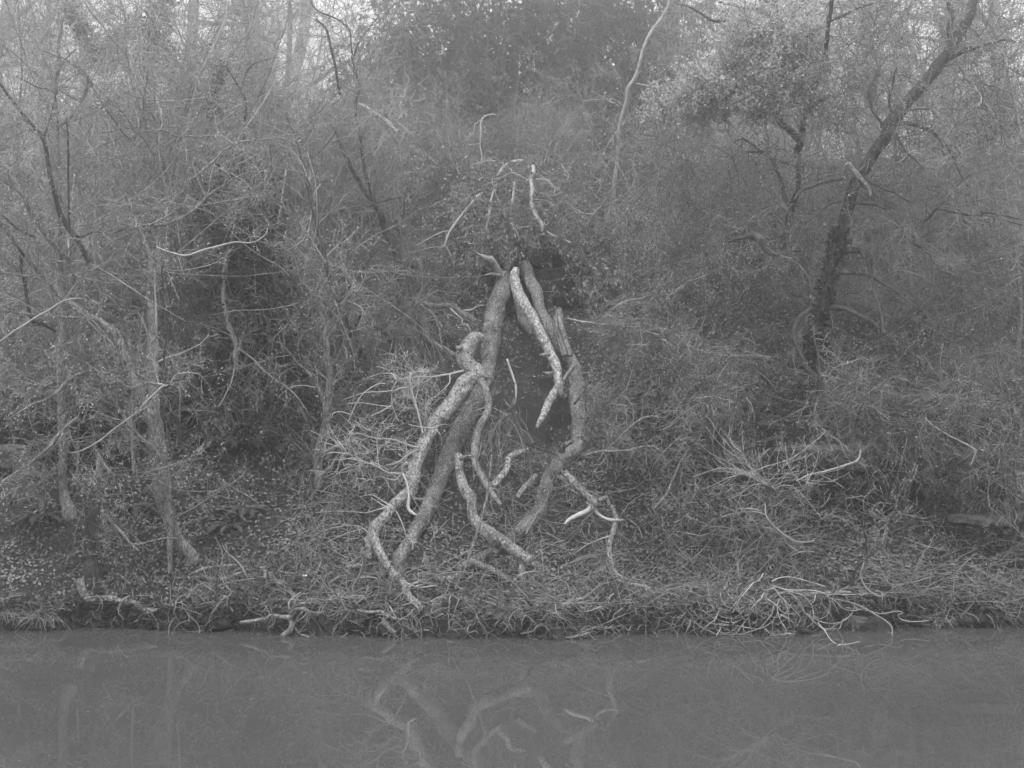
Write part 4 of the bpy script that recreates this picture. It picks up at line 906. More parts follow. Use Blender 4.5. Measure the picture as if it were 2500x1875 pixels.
traced('young_tree', 'small dark forked tree at the lower right edge', 'tree', [
    ('trunk', px('9', (2115, 475, 44), (2130, 430, 34), (2150, 350, 32), (2160, 280, 32), (2155, 210, 34), (2150, 120, 24), (2140, 0, 20), '6', (2150, 1540, 16), (2140, 1400, 12), (2150, 1300, 10)), None, 12.9, dict(end='first')),
    ('limb', px('9', (2160, 215, 22), (2185, 140, 20), (2200, 90, 18), (2230, 0, 12)), 'a', (-0.2,), {})], 'bark_dark', 'twig_mid', SP(6, 4, 3, 0.5, 0.3, 0.15, curl=.25))
traced('leaning_shrub', 'thin dark shrub bending right above the low bank on the right', 'shrub', [
    ('stem', px('9', (1100, 555, 24), (1118, 470, 22), (1140, 395, 22), (1200, 340, 20), (1270, 280, 18), (1340, 210, 16), (1360, 180, 14), (1440, 130, 10), (1560, 60, 5)), None, 12.5, dict(end='first')),
    ('limb', px('9', (1210, 330, 10), (1200, 200, 9), (1180, 120, 6), (1200, 0, 4)), 'a', None, {}), ('limb', px('9', (1355, 185, 10), (1350, 90, 7), (1380, 20, 4)), 'a', None, {})], 'bark_dark', 'twig_mid', SP(6, 4, 3, 0.35, 0.2, 0.1, curl=.2))
traced('leaning_shrub', 'low dark stem lying along the top of the bank on the right', 'shrub', [
    ('stem', px('9', (570, 590, 20), (640, 560, 20), (740, 540, 22), (840, 555, 26), (950, 550, 26), (1060, 545, 24), (1110, 550, 16)), 12.5, 12.5, {}), ('limb', px('9', (565, 600, 34), (570, 540, 30), (620, 520, 20)), 12.45, 12.45, {})], 'bark_mid', bury=False)

# small leafy crown masses: leaf sprays carried on twigs, spread through a volume
def spray(name, label, cells, twigm, leafm, nst, L=(0.35, 0.8), curl=0.3, droop=0.05, dirs=(0, 0, 0.2), n2=5, leafn=6, size=0.03, cat='foliage', r0=0.006, lv=0.42, K=6, down=0.2, l2=0.22, group=None):
    """cells: (px, py, rx, ry, D, depth, weight) ellipses in photograph pixels turned into real volumes"""
    w = np.array([c[6] for c in cells], float); w /= w.sum()
    k = rng.choice(len(cells), nst, p=w); c = np.array(cells, float)[k]
    u = nrm(rng.normal(size=(nst, 3))) * rng.uniform(0, 1, (nst, 1)) ** 0.4
    D = c[:, 4] + u[:, 1] * c[:, 5]
    px_ = c[:, 0] + u[:, 0] * c[:, 2]; py_ = c[:, 1] + u[:, 2] * c[:, 3]
    pos = np.stack([(px_ - 1250) / FPX * c[:, 4], D, CAM_H - (py_ - 937.5) / FPX * c[:, 4]], -1)
    g = ground(pos[:, 0], pos[:, 1]); pos[:, 2] = np.maximum(pos[:, 2], g + 0.05)
    d = rng.normal(size=(nst, 3)) + np.asarray(dirs)
    P = strands(pos, d, rng.uniform(L[0], L[1], nst), K, curl, droop); R = taper(np.full(nst, r0), K)
    r = thing(name, label, cat, pos[np.argmin(pos[:, 2])], group)
    mb = MB(); mb.tubes(P, R, 3); lm = MB()
    Q, RQ = spawn(P, R, n2, fix=l2, K=4, curl=curl, droop=droop); mb.tubes(Q, RQ, 3)
    link('twigs', mb, M[twigm], r, kind='stuff')
    if leafn:
        put_leaves(lm, Q, leafn, size, down, lv); put_leaves(lm, P, leafn, size, down, lv)
        link('leaves', lm, M[leafm], r, kind='stuff')
    return r

# crowns on the right, measured as ellipses (photo px) with real depth
_g = np.random.default_rng(5); _cells = []
for _x, _y, _rx, _ry, _n in [(1800, 190, 120, 60, 11), (1700, 200, 60, 45, 6), (1920, 110, 70, 60, 8), (1860, 80, 50, 30, 4), (1700, 255, 60, 30, 4), (1960, 200, 60, 50, 5), (1990, 50, 50, 50, 4), (1880, 240, 80, 35, 5)]:
    for _k in range(_n): _cells.append((_x + _g.uniform(-1, 1) * _rx, _y + _g.uniform(-1, 1) * _ry, _g.uniform(24, 48), _g.uniform(8, 17), _g.uniform(14.9, 15.9), .3, 1))
spray('leafy_tree', 'bright layered crown of small leaves left of the leaning tree at the upper right', _cells,
    'twig_dark', 'leaf_bright', 1050, L=(.2, .45), curl=.25, n2=6, leafn=6, size=0.039, dirs=(-.7, -.3, .05), l2=.13, lv=.55, down=-.1)
spray('drooping_twigs', 'dark kinky twigs with small leaves around the limbs of the leaning tree', [
    (2050, 300, 70, 40, 13.9, .5, 2), (2200, 350, 90, 40, 13.6, .5, 2), (2360, 260, 90, 60, 13.5, .5, 2), (2120, 200, 60, 40, 13.9, .5, 1.5), (2100, 480, 100, 50, 13.8, .4, 2), (1960, 420, 60, 40, 14.2, .4, 1.2)],
    'twig_dark', 'leaf_mid', 210, L=(.3, .7), curl=.5, n2=5, leafn=3, size=0.03, l2=.2)
spray('leafy_tree', 'kinky-twigged crown of sparse leaves behind the leaning trunk at the top right', [
    (2140, 80, 110, 70, 15.4, 0.8, 3), (2080, 170, 90, 60, 15.4, 0.8, 2), (2300, 60, 130, 60, 14.6, 0.8, 2), (2420, 130, 90, 100, 14.0, 0.8, 3), (2200, 200, 100, 60, 15.2, 0.8, 2), (2440, 300, 70, 90, 13.8, 0.6, 1.5), (2050, 250, 90, 50, 15.2, 0.6, 2)],
    'twig_dark', 'leaf_mid', 330, L=(.3, .8), curl=.55, n2=6, leafn=3, size=0.032, l2=.22)
spray('drooping_twigs', 'dense drooping twiggy curtain on the right between the crooked tree and the leaning tree', [
    (1640, 400, 70, 110, 16.2, 0.5, 3), (1600, 560, 90, 100, 16.0, 0.5, 3), (1750, 480, 100, 110, 16.2, 0.5, 3), (1900, 560, 110, 80, 15.3, 0.5, 3), (1700, 650, 120, 70, 15.6, 0.4, 3), (1850, 370, 90, 50, 16.2, 0.5, 1.5)],
    'twig_brown', 'leaf_pale', 450, L=(.3, .8), curl=.25, droop=.10, n2=5, leafn=4, size=0.026, dirs=(-.5, .2, -.5))
spray('drooping_twigs', 'fine drooping twigs hanging in front of the slope right of the leaning tree', [
    (2150, 450, 110, 80, 15.0, 0.7, 3), (2300, 550, 150, 120, 14.9, 0.7, 4), (2420, 700, 80, 160, 14.4, 0.5, 3), (2200, 700, 140, 100, 14.8, 0.5, 3), (2330, 330, 120, 80, 15.0, 0.7, 1.3), (2330, 850, 130, 100, 14.2, .4, 3)],
    'twig_brown', 'leaf_mid', 510, L=(.3, .9), curl=.3, droop=.08, n2=5, leafn=3, size=0.026, dirs=(.2, -.3, -.4))
spray('bush', 'spreading twiggy bush of small leaves low on the slope right of the fallen group', [
    (1640, 870, 110, 60, 14.2, 0.5, 3), (1750, 960, 110, 60, 13.9, 0.5, 3), (1800, 880, 70, 60, 14.9, 0.3, 1.5), (1560, 800, 80, 50, 14.5, .4, 2), (1500, 1000, 60, 60, 13.9, .3, 1.5), (1980, 780, 80, 60, 15.4, .3, 1)],
    'twig_brown', 'leaf_mid', 540, L=(.25, .7), curl=.32, droop=.06, n2=5, leafn=4, size=0.026, dirs=(-.7, -.2, -.3), cat='bush')
spray('bush', 'brushy fan of thin stems sweeping down left from the rock ledge', [
    (2080, 960, 110, 60, 13.8, 0.5, 3), (2200, 1010, 110, 60, 13.6, 0.4, 3), (2360, 1000, 120, 80, 13.4, 0.4, 3), (2450, 1120, 60, 80, 13.2, 0.3, 2)],
    'twig_brown', 'leaf_mid', 480, L=(.4, 1.0), curl=.28, droop=.10, n2=5, leafn=3, size=0.024, dirs=(-.5, -.3, 0.1), cat='bush')

spray('creeper_mound', 'mound of drooping leafy creeper above the torn tops of the fallen trunks', [
    (1190, 440, 60, 30, 17.95 , .3, 2), (1290, 440, 60, 40, 17.95 , .3, 2), (1180, 560, 55, 40, 17.35 , .25, 2.5), (1250, 560, 60, 40, 17.35 , .25, 2.5), (1330, 560, 60, 30, 17.45 , .25, 2), (1400, 590, 55, 40, 17.75  , .25, 2.5), (1170, 500, 50, 40, 17.55 , .3, 2),
    (1440, 660, 40, 50, 16.9, .2, 1.5), (1250, 500, 60, 40, 17.65 , .25, 1.5), (1380, 510, 60, 50, 17.75 , .3, 1.5), (1160, 620, 40, 40, 17.0, .2, 1)],
    'twig_mid', 'leaf_mid', 500, L=(.3, .75), curl=.25, n2=4, leafn=5, size=0.065, cat='creeper', droop=.16, dirs=(0, -.3, 0), lv=.4, down=.9)
spray('branch_web', 'fine web of long thin bare branches in front of the left trees', [
    (150, 330, 200, 120, 13.8, .7, 3), (420, 330, 160, 140, 13.9, .7, 3), (650, 420, 140, 160, 14.0, .7, 3), (120, 620, 140, 120, 13.3, .5, 2), (420, 640, 160, 110, 13.7, .5, 2), (760, 650, 100, 120, 14.2, .4, 1.5)],
    'twig_mid', 'leaf_pale', 190, L=(.9, 2.4), curl=.08, n2=3, leafn=1, size=0.022, cat='twigs', droop=-.01, dirs=(.2, 0, .5), l2=.45, r0=.0075, K=14)
# left thicket fine twigs and last leaves
spray('thicket', 'fine twigs with a few pale leaves filling the upper left', [
    (160, 200, 180, 120, 15.5, 1.5, 3), (450, 250, 160, 120, 15.5, 1.5, 3), (200, 420, 160, 80, 14.5, 1, 3), (620, 320, 140, 110, 15.5, 1.2, 3), (500, 440, 150, 60, 14.5, 1, 2)],
    'twig_mid', 'leaf_pale', 80, L=(.4, 1.0), curl=.25, n2=5, leafn=1, size=0.03, cat='thicket')
spray('thicket', 'pale-leaved low undergrowth behind the stems at the left edge', [
    (80, 560, 120, 60, 16.2, .6, 3), (260, 640, 120, 50, 16.0, .6, 3), (120, 720, 140, 60, 15.6, .5, 3), (400, 560, 100, 60, 16.4, .6, 2), (90, 900, 110, 70, 14.6, .3, 2), (330, 780, 110, 60, 15.3, .3, 2)],
    'twig_mid', 'leaf_pale', 560, L=(.3, .8), curl=.25, n2=4, leafn=3, size=0.045, cat='undergrowth', droop=.05)
spray('thicket', 'pale hair-fine twig fans hanging at the upper centre left', [
    (900, 270, 80, 50, 15.3, .8, 3), (820, 200, 90, 70, 15.3, .8, 2), (960, 310, 50, 40, 15.0, .4, 2), (760, 330, 80, 80, 15.4, .8, 2)],
    'twig_mid', 'leaf_pale', 110, L=(.4, .9), curl=.2, n2=8, leafn=0, size=0.02, droop=.06, dirs=(.6, -.1, -.3), cat='twigs', r0=.004)
traced('bough', 'mossy pale broken bough among the hair-fine twigs left of the dark evergreen', 'branch', [
    ('limb', px('2', (120, 660, 14), (160, 680, 24), (210, 715, 28), (260, 745, 28), (310, 780, 26), (360, 830, 14)), 15.4, 15.0, {})], 'bark_pale', 'twig_pale', SP(10, 6, 4, .5, .3, .14, curl=.25, droop=.06), bury=False, rough=.25)
spray('creeper', 'vertical stringy creeper stems on the bank below the mound at the left', [
    (960, 860, 60, 90, 14.6, .3, 3), (1020, 800, 50, 60, 15.0, .3, 2), (900, 700, 80, 80, 15.2, .4, 2), (1230, 1010, 60, 80, 13.8, .2, 2)],
    'twig_brown', 'leaf_mid', 170, L=(.4, 1.1), curl=.10, n2=3, leafn=1, size=0.03, droop=.35, dirs=(0, 0, -.6), cat='creeper')

# ------------------------------------------------------------------ dark evergreen on the crest
def evergreen():
    b = at(1275, 372, 33.5); b[2] = gz(b[0], b[1])
    r = thing('evergreen_tree', 'huge dark evergreen with drooping leaves standing in the fog above the fallen trunks', 'tree', b)
    for k, (P2, d1) in enumerate([(px('2', (1165, 1000, 60), (1155, 920, 52), (1140, 800, 46), (1120, 650, 44), (1105, 480, 40), (1098, 300, 34), (1090, 100, 28)), 33.0),
                   (px('2', (1140, 930, 34), (1060, 790, 32), (970, 680, 30), (880, 570, 28), (800, 490, 24), (700, 400, 18)), 32.4),
                   (px('2', (1180, 930, 34), (1300, 760, 30), (1420, 620, 28), (1560, 480, 24), (1700, 360, 18)), 32.6),
                   (px('2', (1100, 850, 24), (980, 780, 22), (840, 720, 20), (700, 680, 14)), 32.6),
                   (px('2', (640, 160, 40), (690, 80, 40), (740, 20, 36), (780, -50, 30)), 34.0)]):
        S = limb3(P2, 33.5, d1, clear=-20, wob=.02); mb = MB(); mb.tubes(S[None, :, :3], S[None, :, 3], 9, ref=(.05, 1, .1), cap=True, rough=.12)
        link('trunk' if k == 0 else 'limb', mb, M['bark_dark'], r)
    cells = [(1250, 150, 260, 190, 5), (1050, 210, 190, 150, 4), (1480, 200, 190, 170, 4), (1230, -60, 300, 150, 4), (960, 300, 130, 90, 2), (1580, 300, 120, 110, 2), (1130, 340, 150, 60, 2.6), (1400, 340, 170, 60, 2.8), (1000, 380, 120, 40, 1.2), (1060, 60, 150, 110, 2), (1500, 30, 180, 120, 2.5)]
    w = np.array([c[4] for c in cells]); w = w / w.sum()
    nb = 1250
    k = rng.choice(len(cells), nb, p=w); c = np.array(cells, float)[k]
    u = nrm(rng.normal(size=(nb, 3))) * rng.uniform(0.15, 1, (nb, 1)) ** 0.45
    D0 = 34.0
    pos = np.stack([(c[:, 0] + u[:, 0] * c[:, 2] - 1250) / FPX * D0, D0 + u[:, 1] * 2.4, CAM_H - (c[:, 1] + u[:, 2] * c[:, 3] - 937.5) / FPX * D0], -1)
    core = np.array([0.3, 21.0, 8.0]); d = nrm(rng.normal(size=pos.shape)) + [0, 0, -.35]
    P = strands(pos, d, rng.uniform(.8, 1.9, nb), 7, .2, .14); R = taper(np.full(nb, .012), 7)
    mb = MB(); lm = MB(); mb.tubes(P, R, 3)
    Q, RQ = spawn(P, R, 6, fix=.65, K=4, curl=.22, droop=.12); mb.tubes(Q, RQ, 3)
    put_leaves(lm, Q, 7, .215, .95, .36, spread=.03, lo=.05)
    link('twigs', mb, M['twig_dark'], r, kind='stuff'); link('leaves', lm, M['leaf_dark'], r, kind='stuff')
evergreen()

# ------------------------------------------------------------------ bare trees in the fog, copied from a few grown ones
def bare_tree(name, label, H, r0, seed, group, dense=1.0, bark='bark_mid', lean=0.05, narrow=False):
    r = thing(name, label, 'tree', (0, 0, -60), group)
    o = np.array([0, 0, -60.0])
    K = 26; P = strands(np.array([o - [0, 0, .3]]), np.array([[rng.normal() * lean, rng.normal() * lean, 1.0]]), [H], K, 0.035, -0.03)
    R = taper(np.array([r0]), K, .12, .01); mb = MB(); mb.tubes(P, R, 10, ref=(.05, 1, .1), cap=True, rough=.1); link('trunk', mb, M[bark], r)
    nl = int(11 * dense)
    L1, R1 = spawn(P, R, nl, lo=.22, hi=.97, ang=(25, 55) if narrow else (35, 75), fix=H * (.20 if narrow else .30), K=12, curl=.16, droop=-.06, rf=.5)
    for j in range(nl):
        mb = MB(); mb.tubes(L1[j:j + 1], R1[j:j + 1], 6, cap=True); link('limb', mb, M[bark], r)
    mb = MB()
    L2, R2 = spawn(L1, R1, 5, lo=.15, fix=H * .10, K=8, curl=.2, droop=-.04, rf=.5); mb.tubes(L2, R2, 3)
    L3, R3 = spawn(L2, R2, 4, lo=.1, fix=.5, K=6, curl=.22, rf=.6, rmin=.004); mb.tubes(L3, R3, 3)
    L4, R4 = spawn(L3, R3, 3, lo=.1, fix=.25, K=4, curl=.2, rf=.8, rmin=.0035); mb.tubes(L4, R4, 3)
    link('twigs', mb, M['twig_mid'], r, kind='stuff')
    return r
LBF = 'tall bare tree fading into the fog on the ground beyond the crest'
LBS = 'slim bare sapling in the misty thicket beyond the crest'
bigs = [bare_tree('bare_tree', LBF, 12.5, .26, 1, 'bare trees in the fog beyond the crest'), bare_tree('bare_tree', LBF, 11.0, .18, 2, 'bare trees in the fog beyond the crest', 1.3)]
slims = [bare_tree('bare_sapling', LBS, 7.0, .06, 3, 'bare saplings in the fog', 1.6, narrow=True), bare_tree('bare_sapling', LBS, 6.0, .045, 4, 'bare saplings in the fog', 1.8, narrow=True)]
def place(protos, spots, labels=()):
    used = set(); base = protos[0]['label']
    for k, (x, y, s) in enumerate(spots):
        p = protos[k % len(protos)]; z = gz(x, y)
        if p.name in used: copy_thing(p, (x, y, z - .05), rng.uniform(0, 6.28), s, labels[k] if k < len(labels) else base)
        else:
            p.location = (x, y, z - .05); p.rotation_euler = (0, 0, rng.uniform(0, 6.28)); p.scale = (s,) * 3; used.add(p.name)
            if k < len(labels): p['label'] = labels[k]
# (x at that distance from photo column)
def col(px_, D, s): return ((px_ - 1250) / FPX * D, D, s)
place(bigs, [col(40, 34, 1.3), col(480, 36, 1.4), col(760, 40, 1.6), col(250, 48, 1.6), col(610, 52, 1.8), col(940, 70, 1.7), col(1560, 42, 1.4), col(1940, 36, 1.4), col(1700, 55, 1.7), col(2130, 33, 1.2), col(2330, 38, 1.4),
             col(2480, 30, 1.2), col(2020, 62, 1.8), col(130, 66, 1.8), col(420, 72, 1.8), col(2250, 70, 1.8), col(1100, 80, 1.8), col(1330, 60, 1.8), col(-150, 40, 1.4), col(2700, 40, 1.4), col(700, 90, 1.8), col(1830, 85, 1.8)], [
    'big foggy trunk nearest the top left corner', 'big foggy tree left of the two ivy-clad trunks of the top left', 'stout foggy tree just left of the bright gap in the sky', 'pale foggy tree between the corner trunk and the ivy-clad trunks', 'faint foggy tree left of the stout one beside the bright gap',
    'very faint tree standing in the bright gap of sky', 'foggy tree between the evergreen and the pale leafy crown', 'foggy trunk behind the pale leafy crown', 'faint tree just right of the slender pale leaning trunk', 'foggy tree left of the top of the leaning trunk', 'foggy tree right of the top of the leaning trunk', 'big foggy trunk nearest the top right corner'])
sp = []
for k in range(30):
    p_ = rng.uniform(-60, 960) if k % 2 == 0 else rng.uniform(1650, 2560)
    if 770 < p_ < 1010 and k % 4: p_ -= 300
    D = rng.uniform(26, 80)
    if 800 < p_ < 1010: p_ -= 260
    sp.append(col(p_, D, rng.uniform(.9, 1.3) * (D / 30) ** .7))
place(slims, sp)

# understory shrubs on the slope
def shrub_proto(label, H, ns, seed, group, tw='twig_mid', leafn=0, name='bare_shrub', curl=.15, droop=.02, spread=.5, leafm='leaf_pale'):
    r = thing(name, label, 'shrub', (0, 0, -60), group); o = np.array([0, 0, -60.0])
    P = strands(np.repeat([o], ns, 0) + rng.normal(size=(ns, 3)) * [.06, .06, 0], np.stack([rng.normal(0, spread, ns), rng.normal(0, spread, ns), np.ones(ns)], -1), rng.uniform(.6, 1.1, ns) * H, 14, curl * .5, droop)
    R = taper(np.full(ns, .011), 14, .25)
    for j in range(ns):
        mb = MB(); mb.tubes(P[j:j + 1], R[j:j + 1], 5); link('stem', mb, M[tw], r)
    mb = MB(); lm = MB()
    Q, RQ = spawn(P, R, 8, lo=.15, fix=H * .28, K=7, curl=curl, droop=droop); mb.tubes(Q, RQ, 3)
    T, RT = spawn(Q, RQ, 5, lo=.1, fix=H * .13, K=5, curl=curl, droop=droop); mb.tubes(T, RT, 3)
    U, RU = spawn(T, RT, 3, lo=.1, fix=H * .07, K=3, curl=curl); mb.tubes(U, RU, 3)
    link('twigs', mb, M[tw], r, kind='stuff')
    if leafn: put_leaves(lm, T, leafn, .035, .3, .6); link('leaves', lm, M[leafm], r, kind='stuff')
    return r
G1 = 'bare shrubs scattered over the wooded slope'
shr = [shrub_proto('bare twiggy shrub growing on the leaf-covered slope', 1.7, 7, 1, G1), shrub_proto('bare twiggy shrub growing on the leaf-covered slope', 1.3, 9, 2, G1, 'twig_dark'),
       shrub_proto('bare twiggy shrub growing on the leaf-covered slope', 2.1, 6, 3, G1, 'twig_mid', 1)]
sp = []
for k in range(94):
    p_ = rng.uniform(-60, 2560); D = rng.uniform(14.2, 19.0) if k < 60 else rng.uniform(20, 27)
    if 1040 < p_ < 1560 and D < 18: p_ = rng.uniform(-60, 950)
    if 1650 < p_ < 2250 and D < 16.5: D = rng.uniform(16.5, 19)
    if p_ < 700 and D < 15: D += 1.5
    sp.append(col(p_, D, rng.uniform(.6, 1.15)))
place(shr, sp)
G2 = 'thin saplings standing in the left thicket'
sap = [bare_tree('thin_sapling', 'thin upright bare sapling standing among the left-hand trees', 4.5, .028, 5, G2, 1.1, narrow=True), bare_tree('thin_sapling', 'thin upright bare sapling standing among the left-hand trees', 3.6, .02, 6, G2, 1.1, narrow=True, bark='bark_pale')]
place(sap, [col(p_, d_, s_) for p_, d_, s_ in [(300, 15.5, 1), (560, 16.4, 1.1), (620, 17.5, 1), (640, 17.7, 1.1), (700, 16, 1), (120, 16.5, 1), (60, 15, 1), (220, 17.5, 1.2), (450, 18, 1.1), (520, 19, 1.1), (350, 19, 1.2), (740, 18.2, 1), (250, 14.6, .9), (880, 18, 1), (40, 18.5, 1.1), (430, 15, .8), (590, 15.2, .8), (180, 14.8, .8), (480, 15.6, 1), (660, 15.4, .9), (260, 16.3, 1.1), (380, 16.8, 1.1), (780, 17, 1), (160, 15.4, .9), (610, 16.9, 1.1), (330, 14.7, .8)]], [
    'thin sapling just left of the twin-stemmed leaning tree, halfway up the slope', 'thin sapling right behind the pale smooth trunk with a bend', 'taller of two parallel saplings right of the ivy mass', 'right-hand one of two parallel saplings right of the ivy mass',
    'thin sapling just left of the smooth grey trunk with raised collar', 'thin sapling standing between the straight pale trunk and the left edge, high up', 'thin sapling nearest the left edge of the picture', 'thin sapling above the straight pale trunk, near the top of the slope',
    'thin sapling high on the slope above the twin-stemmed tree', 'thin sapling near the crest left of the dark evergreen', 'thin pale sapling near the crest above the left hollow', 'thin sapling behind the long dark slanting trunk', 'short thin sapling between the straight pale trunk and the twin-stemmed tree',
    'thin sapling in front of the dark evergreen at its left foot', 'thin sapling high at the far left on the slope', 'short sapling standing just right of the twin stems', 'short pale sapling in front of the ivy mass'])
G3 = 'thin saplings standing behind the right-hand trees'
sap2 = [bare_tree('thin_sapling', 'thin upright bare sapling standing behind the right-hand trees', 4.2, .03, 7, G3, 1.1, narrow=True)]
place(sap2, [col(p_, d_, s_) for p_, d_, s_ in [(1890, 18, 1), (2100, 18.5, 1.1), (2230, 17.5, 1), (2400, 18, 1.2), (2480, 16.5, 1.1), (1720, 19.5, 1), (2000, 19.5, 1.1), (2330, 19.5, 1.1), (1640, 18.6, .9)]], [
    'thin sapling just left of the large leaning trunk, behind it', 'thin sapling right of the large leaning trunk, near the crest', 'thin sapling on the slope under the outer limbs of the leaning trunk', 'thin sapling near the right edge, high on the slope',
    'thin sapling nearest the right edge of the picture', 'thin sapling behind the forked dark tree with the leafy crown', 'thin sapling on the crest above the leaning trunk', 'thin sapling on the crest under the top right limbs', 'thin sapling just right of the thin crooked pale stem'])

# ------------------------------------------------------------------ white arching shrubs by the water, right
def arching(name, label, stem, n, L, rad, tw='twig_pale', n2=2, up=.14, el=(-.3, .5), side=None, K=18, fwd=.45, w0=.03, D1=None):
    """shoots that leave a lying stem, sag and curl up again at their tips"""
    S = limb3(px(*stem[0]), stem[1], stem[1], wob=.01)
    r = thing(name, label, 'shrub', S[np.argmin(S[:, 2]), :3])
    mb = MB(); mb.tubes(S[None, :, :3], S[None, :, 3], 6, ref=(.05, 1, .1), cap=True, rough=.1); link('stem', mb, M['bark_mid'], r)
    i = rng.integers(0, len(S), n); sg = np.where(rng.uniform(0, 1, n) < (side if side is not None else .5), -1, 1)
    e = rng.uniform(el[0], el[1], n)
    dd = nrm(np.stack([sg * np.cos(e), -fwd * rng.uniform(-.3, 1.3, n), np.sin(e)], -1)); P = np.empty((n, K, 3)); P[:, 0] = S[i, :3]
    Ln = rng.uniform(L[0], L[1], n); w = rng.normal(size=(n, 3)) * w0; sag = rng.uniform(.03, .10, n); rise = rng.uniform(.6, 1.5, n) * up; sw = rng.uniform(.3, .7, n)
    for k in range(1, K):
        t = k / K; w = .75 * w + rng.normal(size=(n, 3)) * w0
        pull = np.where(t < sw, -sag, rise); dd = nrm(dd + w + np.stack([0 * pull, 0 * pull, pull], -1)); P[:, k] = P[:, k - 1] + dd * (Ln / (K - 1))[:, None]
    P[..., 2] = np.maximum(P[..., 2], .02 + rng.uniform(0, .06, (n, 1)))
    R = taper(rad * rng.uniform(.6, 1.2, n), K, .35, .0022)
    for j in range(n):
        mb = MB(); mb.tubes(P[j:j + 1], R[j:j + 1], 5); link('shoot', mb, M[tw], r)
    mb = MB(); Q, RQ = spawn(P, R, n2, lo=.15, hi=.85, ang=(15, 45), fix=L[1] * .32, K=9, curl=.07, droop=-.07, rmin=.002); mb.tubes(Q, RQ, 3)
    T, RT = spawn(Q, RQ, 2, lo=.2, fix=.14, K=5, curl=.12, droop=-.05); mb.tubes(T, RT, 3)
    link('side_shoots', mb, M[tw], r, kind='stuff')
    return r
def traced_shrub(name, label, curves, D, w, tw='twig_pale', dd=.25, n2=2, l2=.2, extra=None):
    P0 = [limb3(px(crop, *[(q[0], q[1], w * (1.15 - .6 * k / (len(cv) - 1))) for k, q in enumerate(cv)]), D + rng.uniform(-dd, dd), D + rng.uniform(-dd, dd), K=22, wob=.004) for crop, cs in curves.items() for cv in cs]
    base = min(P0, key=lambda s: s[:, 2].min()); r = thing(name, label, 'shrub', base[np.argmin(base[:, 2]), :3])
    A = np.stack(P0); A[..., 2] = np.maximum(A[..., 2], .01)
    for s in A: mb = MB(); mb.tubes(s[None, :, :3], s[None, :, 3], 5); link('shoot', mb, M[tw], r)
    mb = MB(); Q, RQ = spawn(A[..., :3], A[..., 3], n2, lo=.2, hi=.95, ang=(20, 50), fix=l2, K=8, curl=.1, droop=-.06, rmin=.002); mb.tubes(Q, RQ, 3)
    T, RT = spawn(Q, RQ, 2, lo=.2, fix=l2 * .5, K=5, curl=.12, droop=-.04); mb.tubes(T, RT, 3); link('side_shoots', mb, M['twig_mid'], r, kind='stuff')
    return r
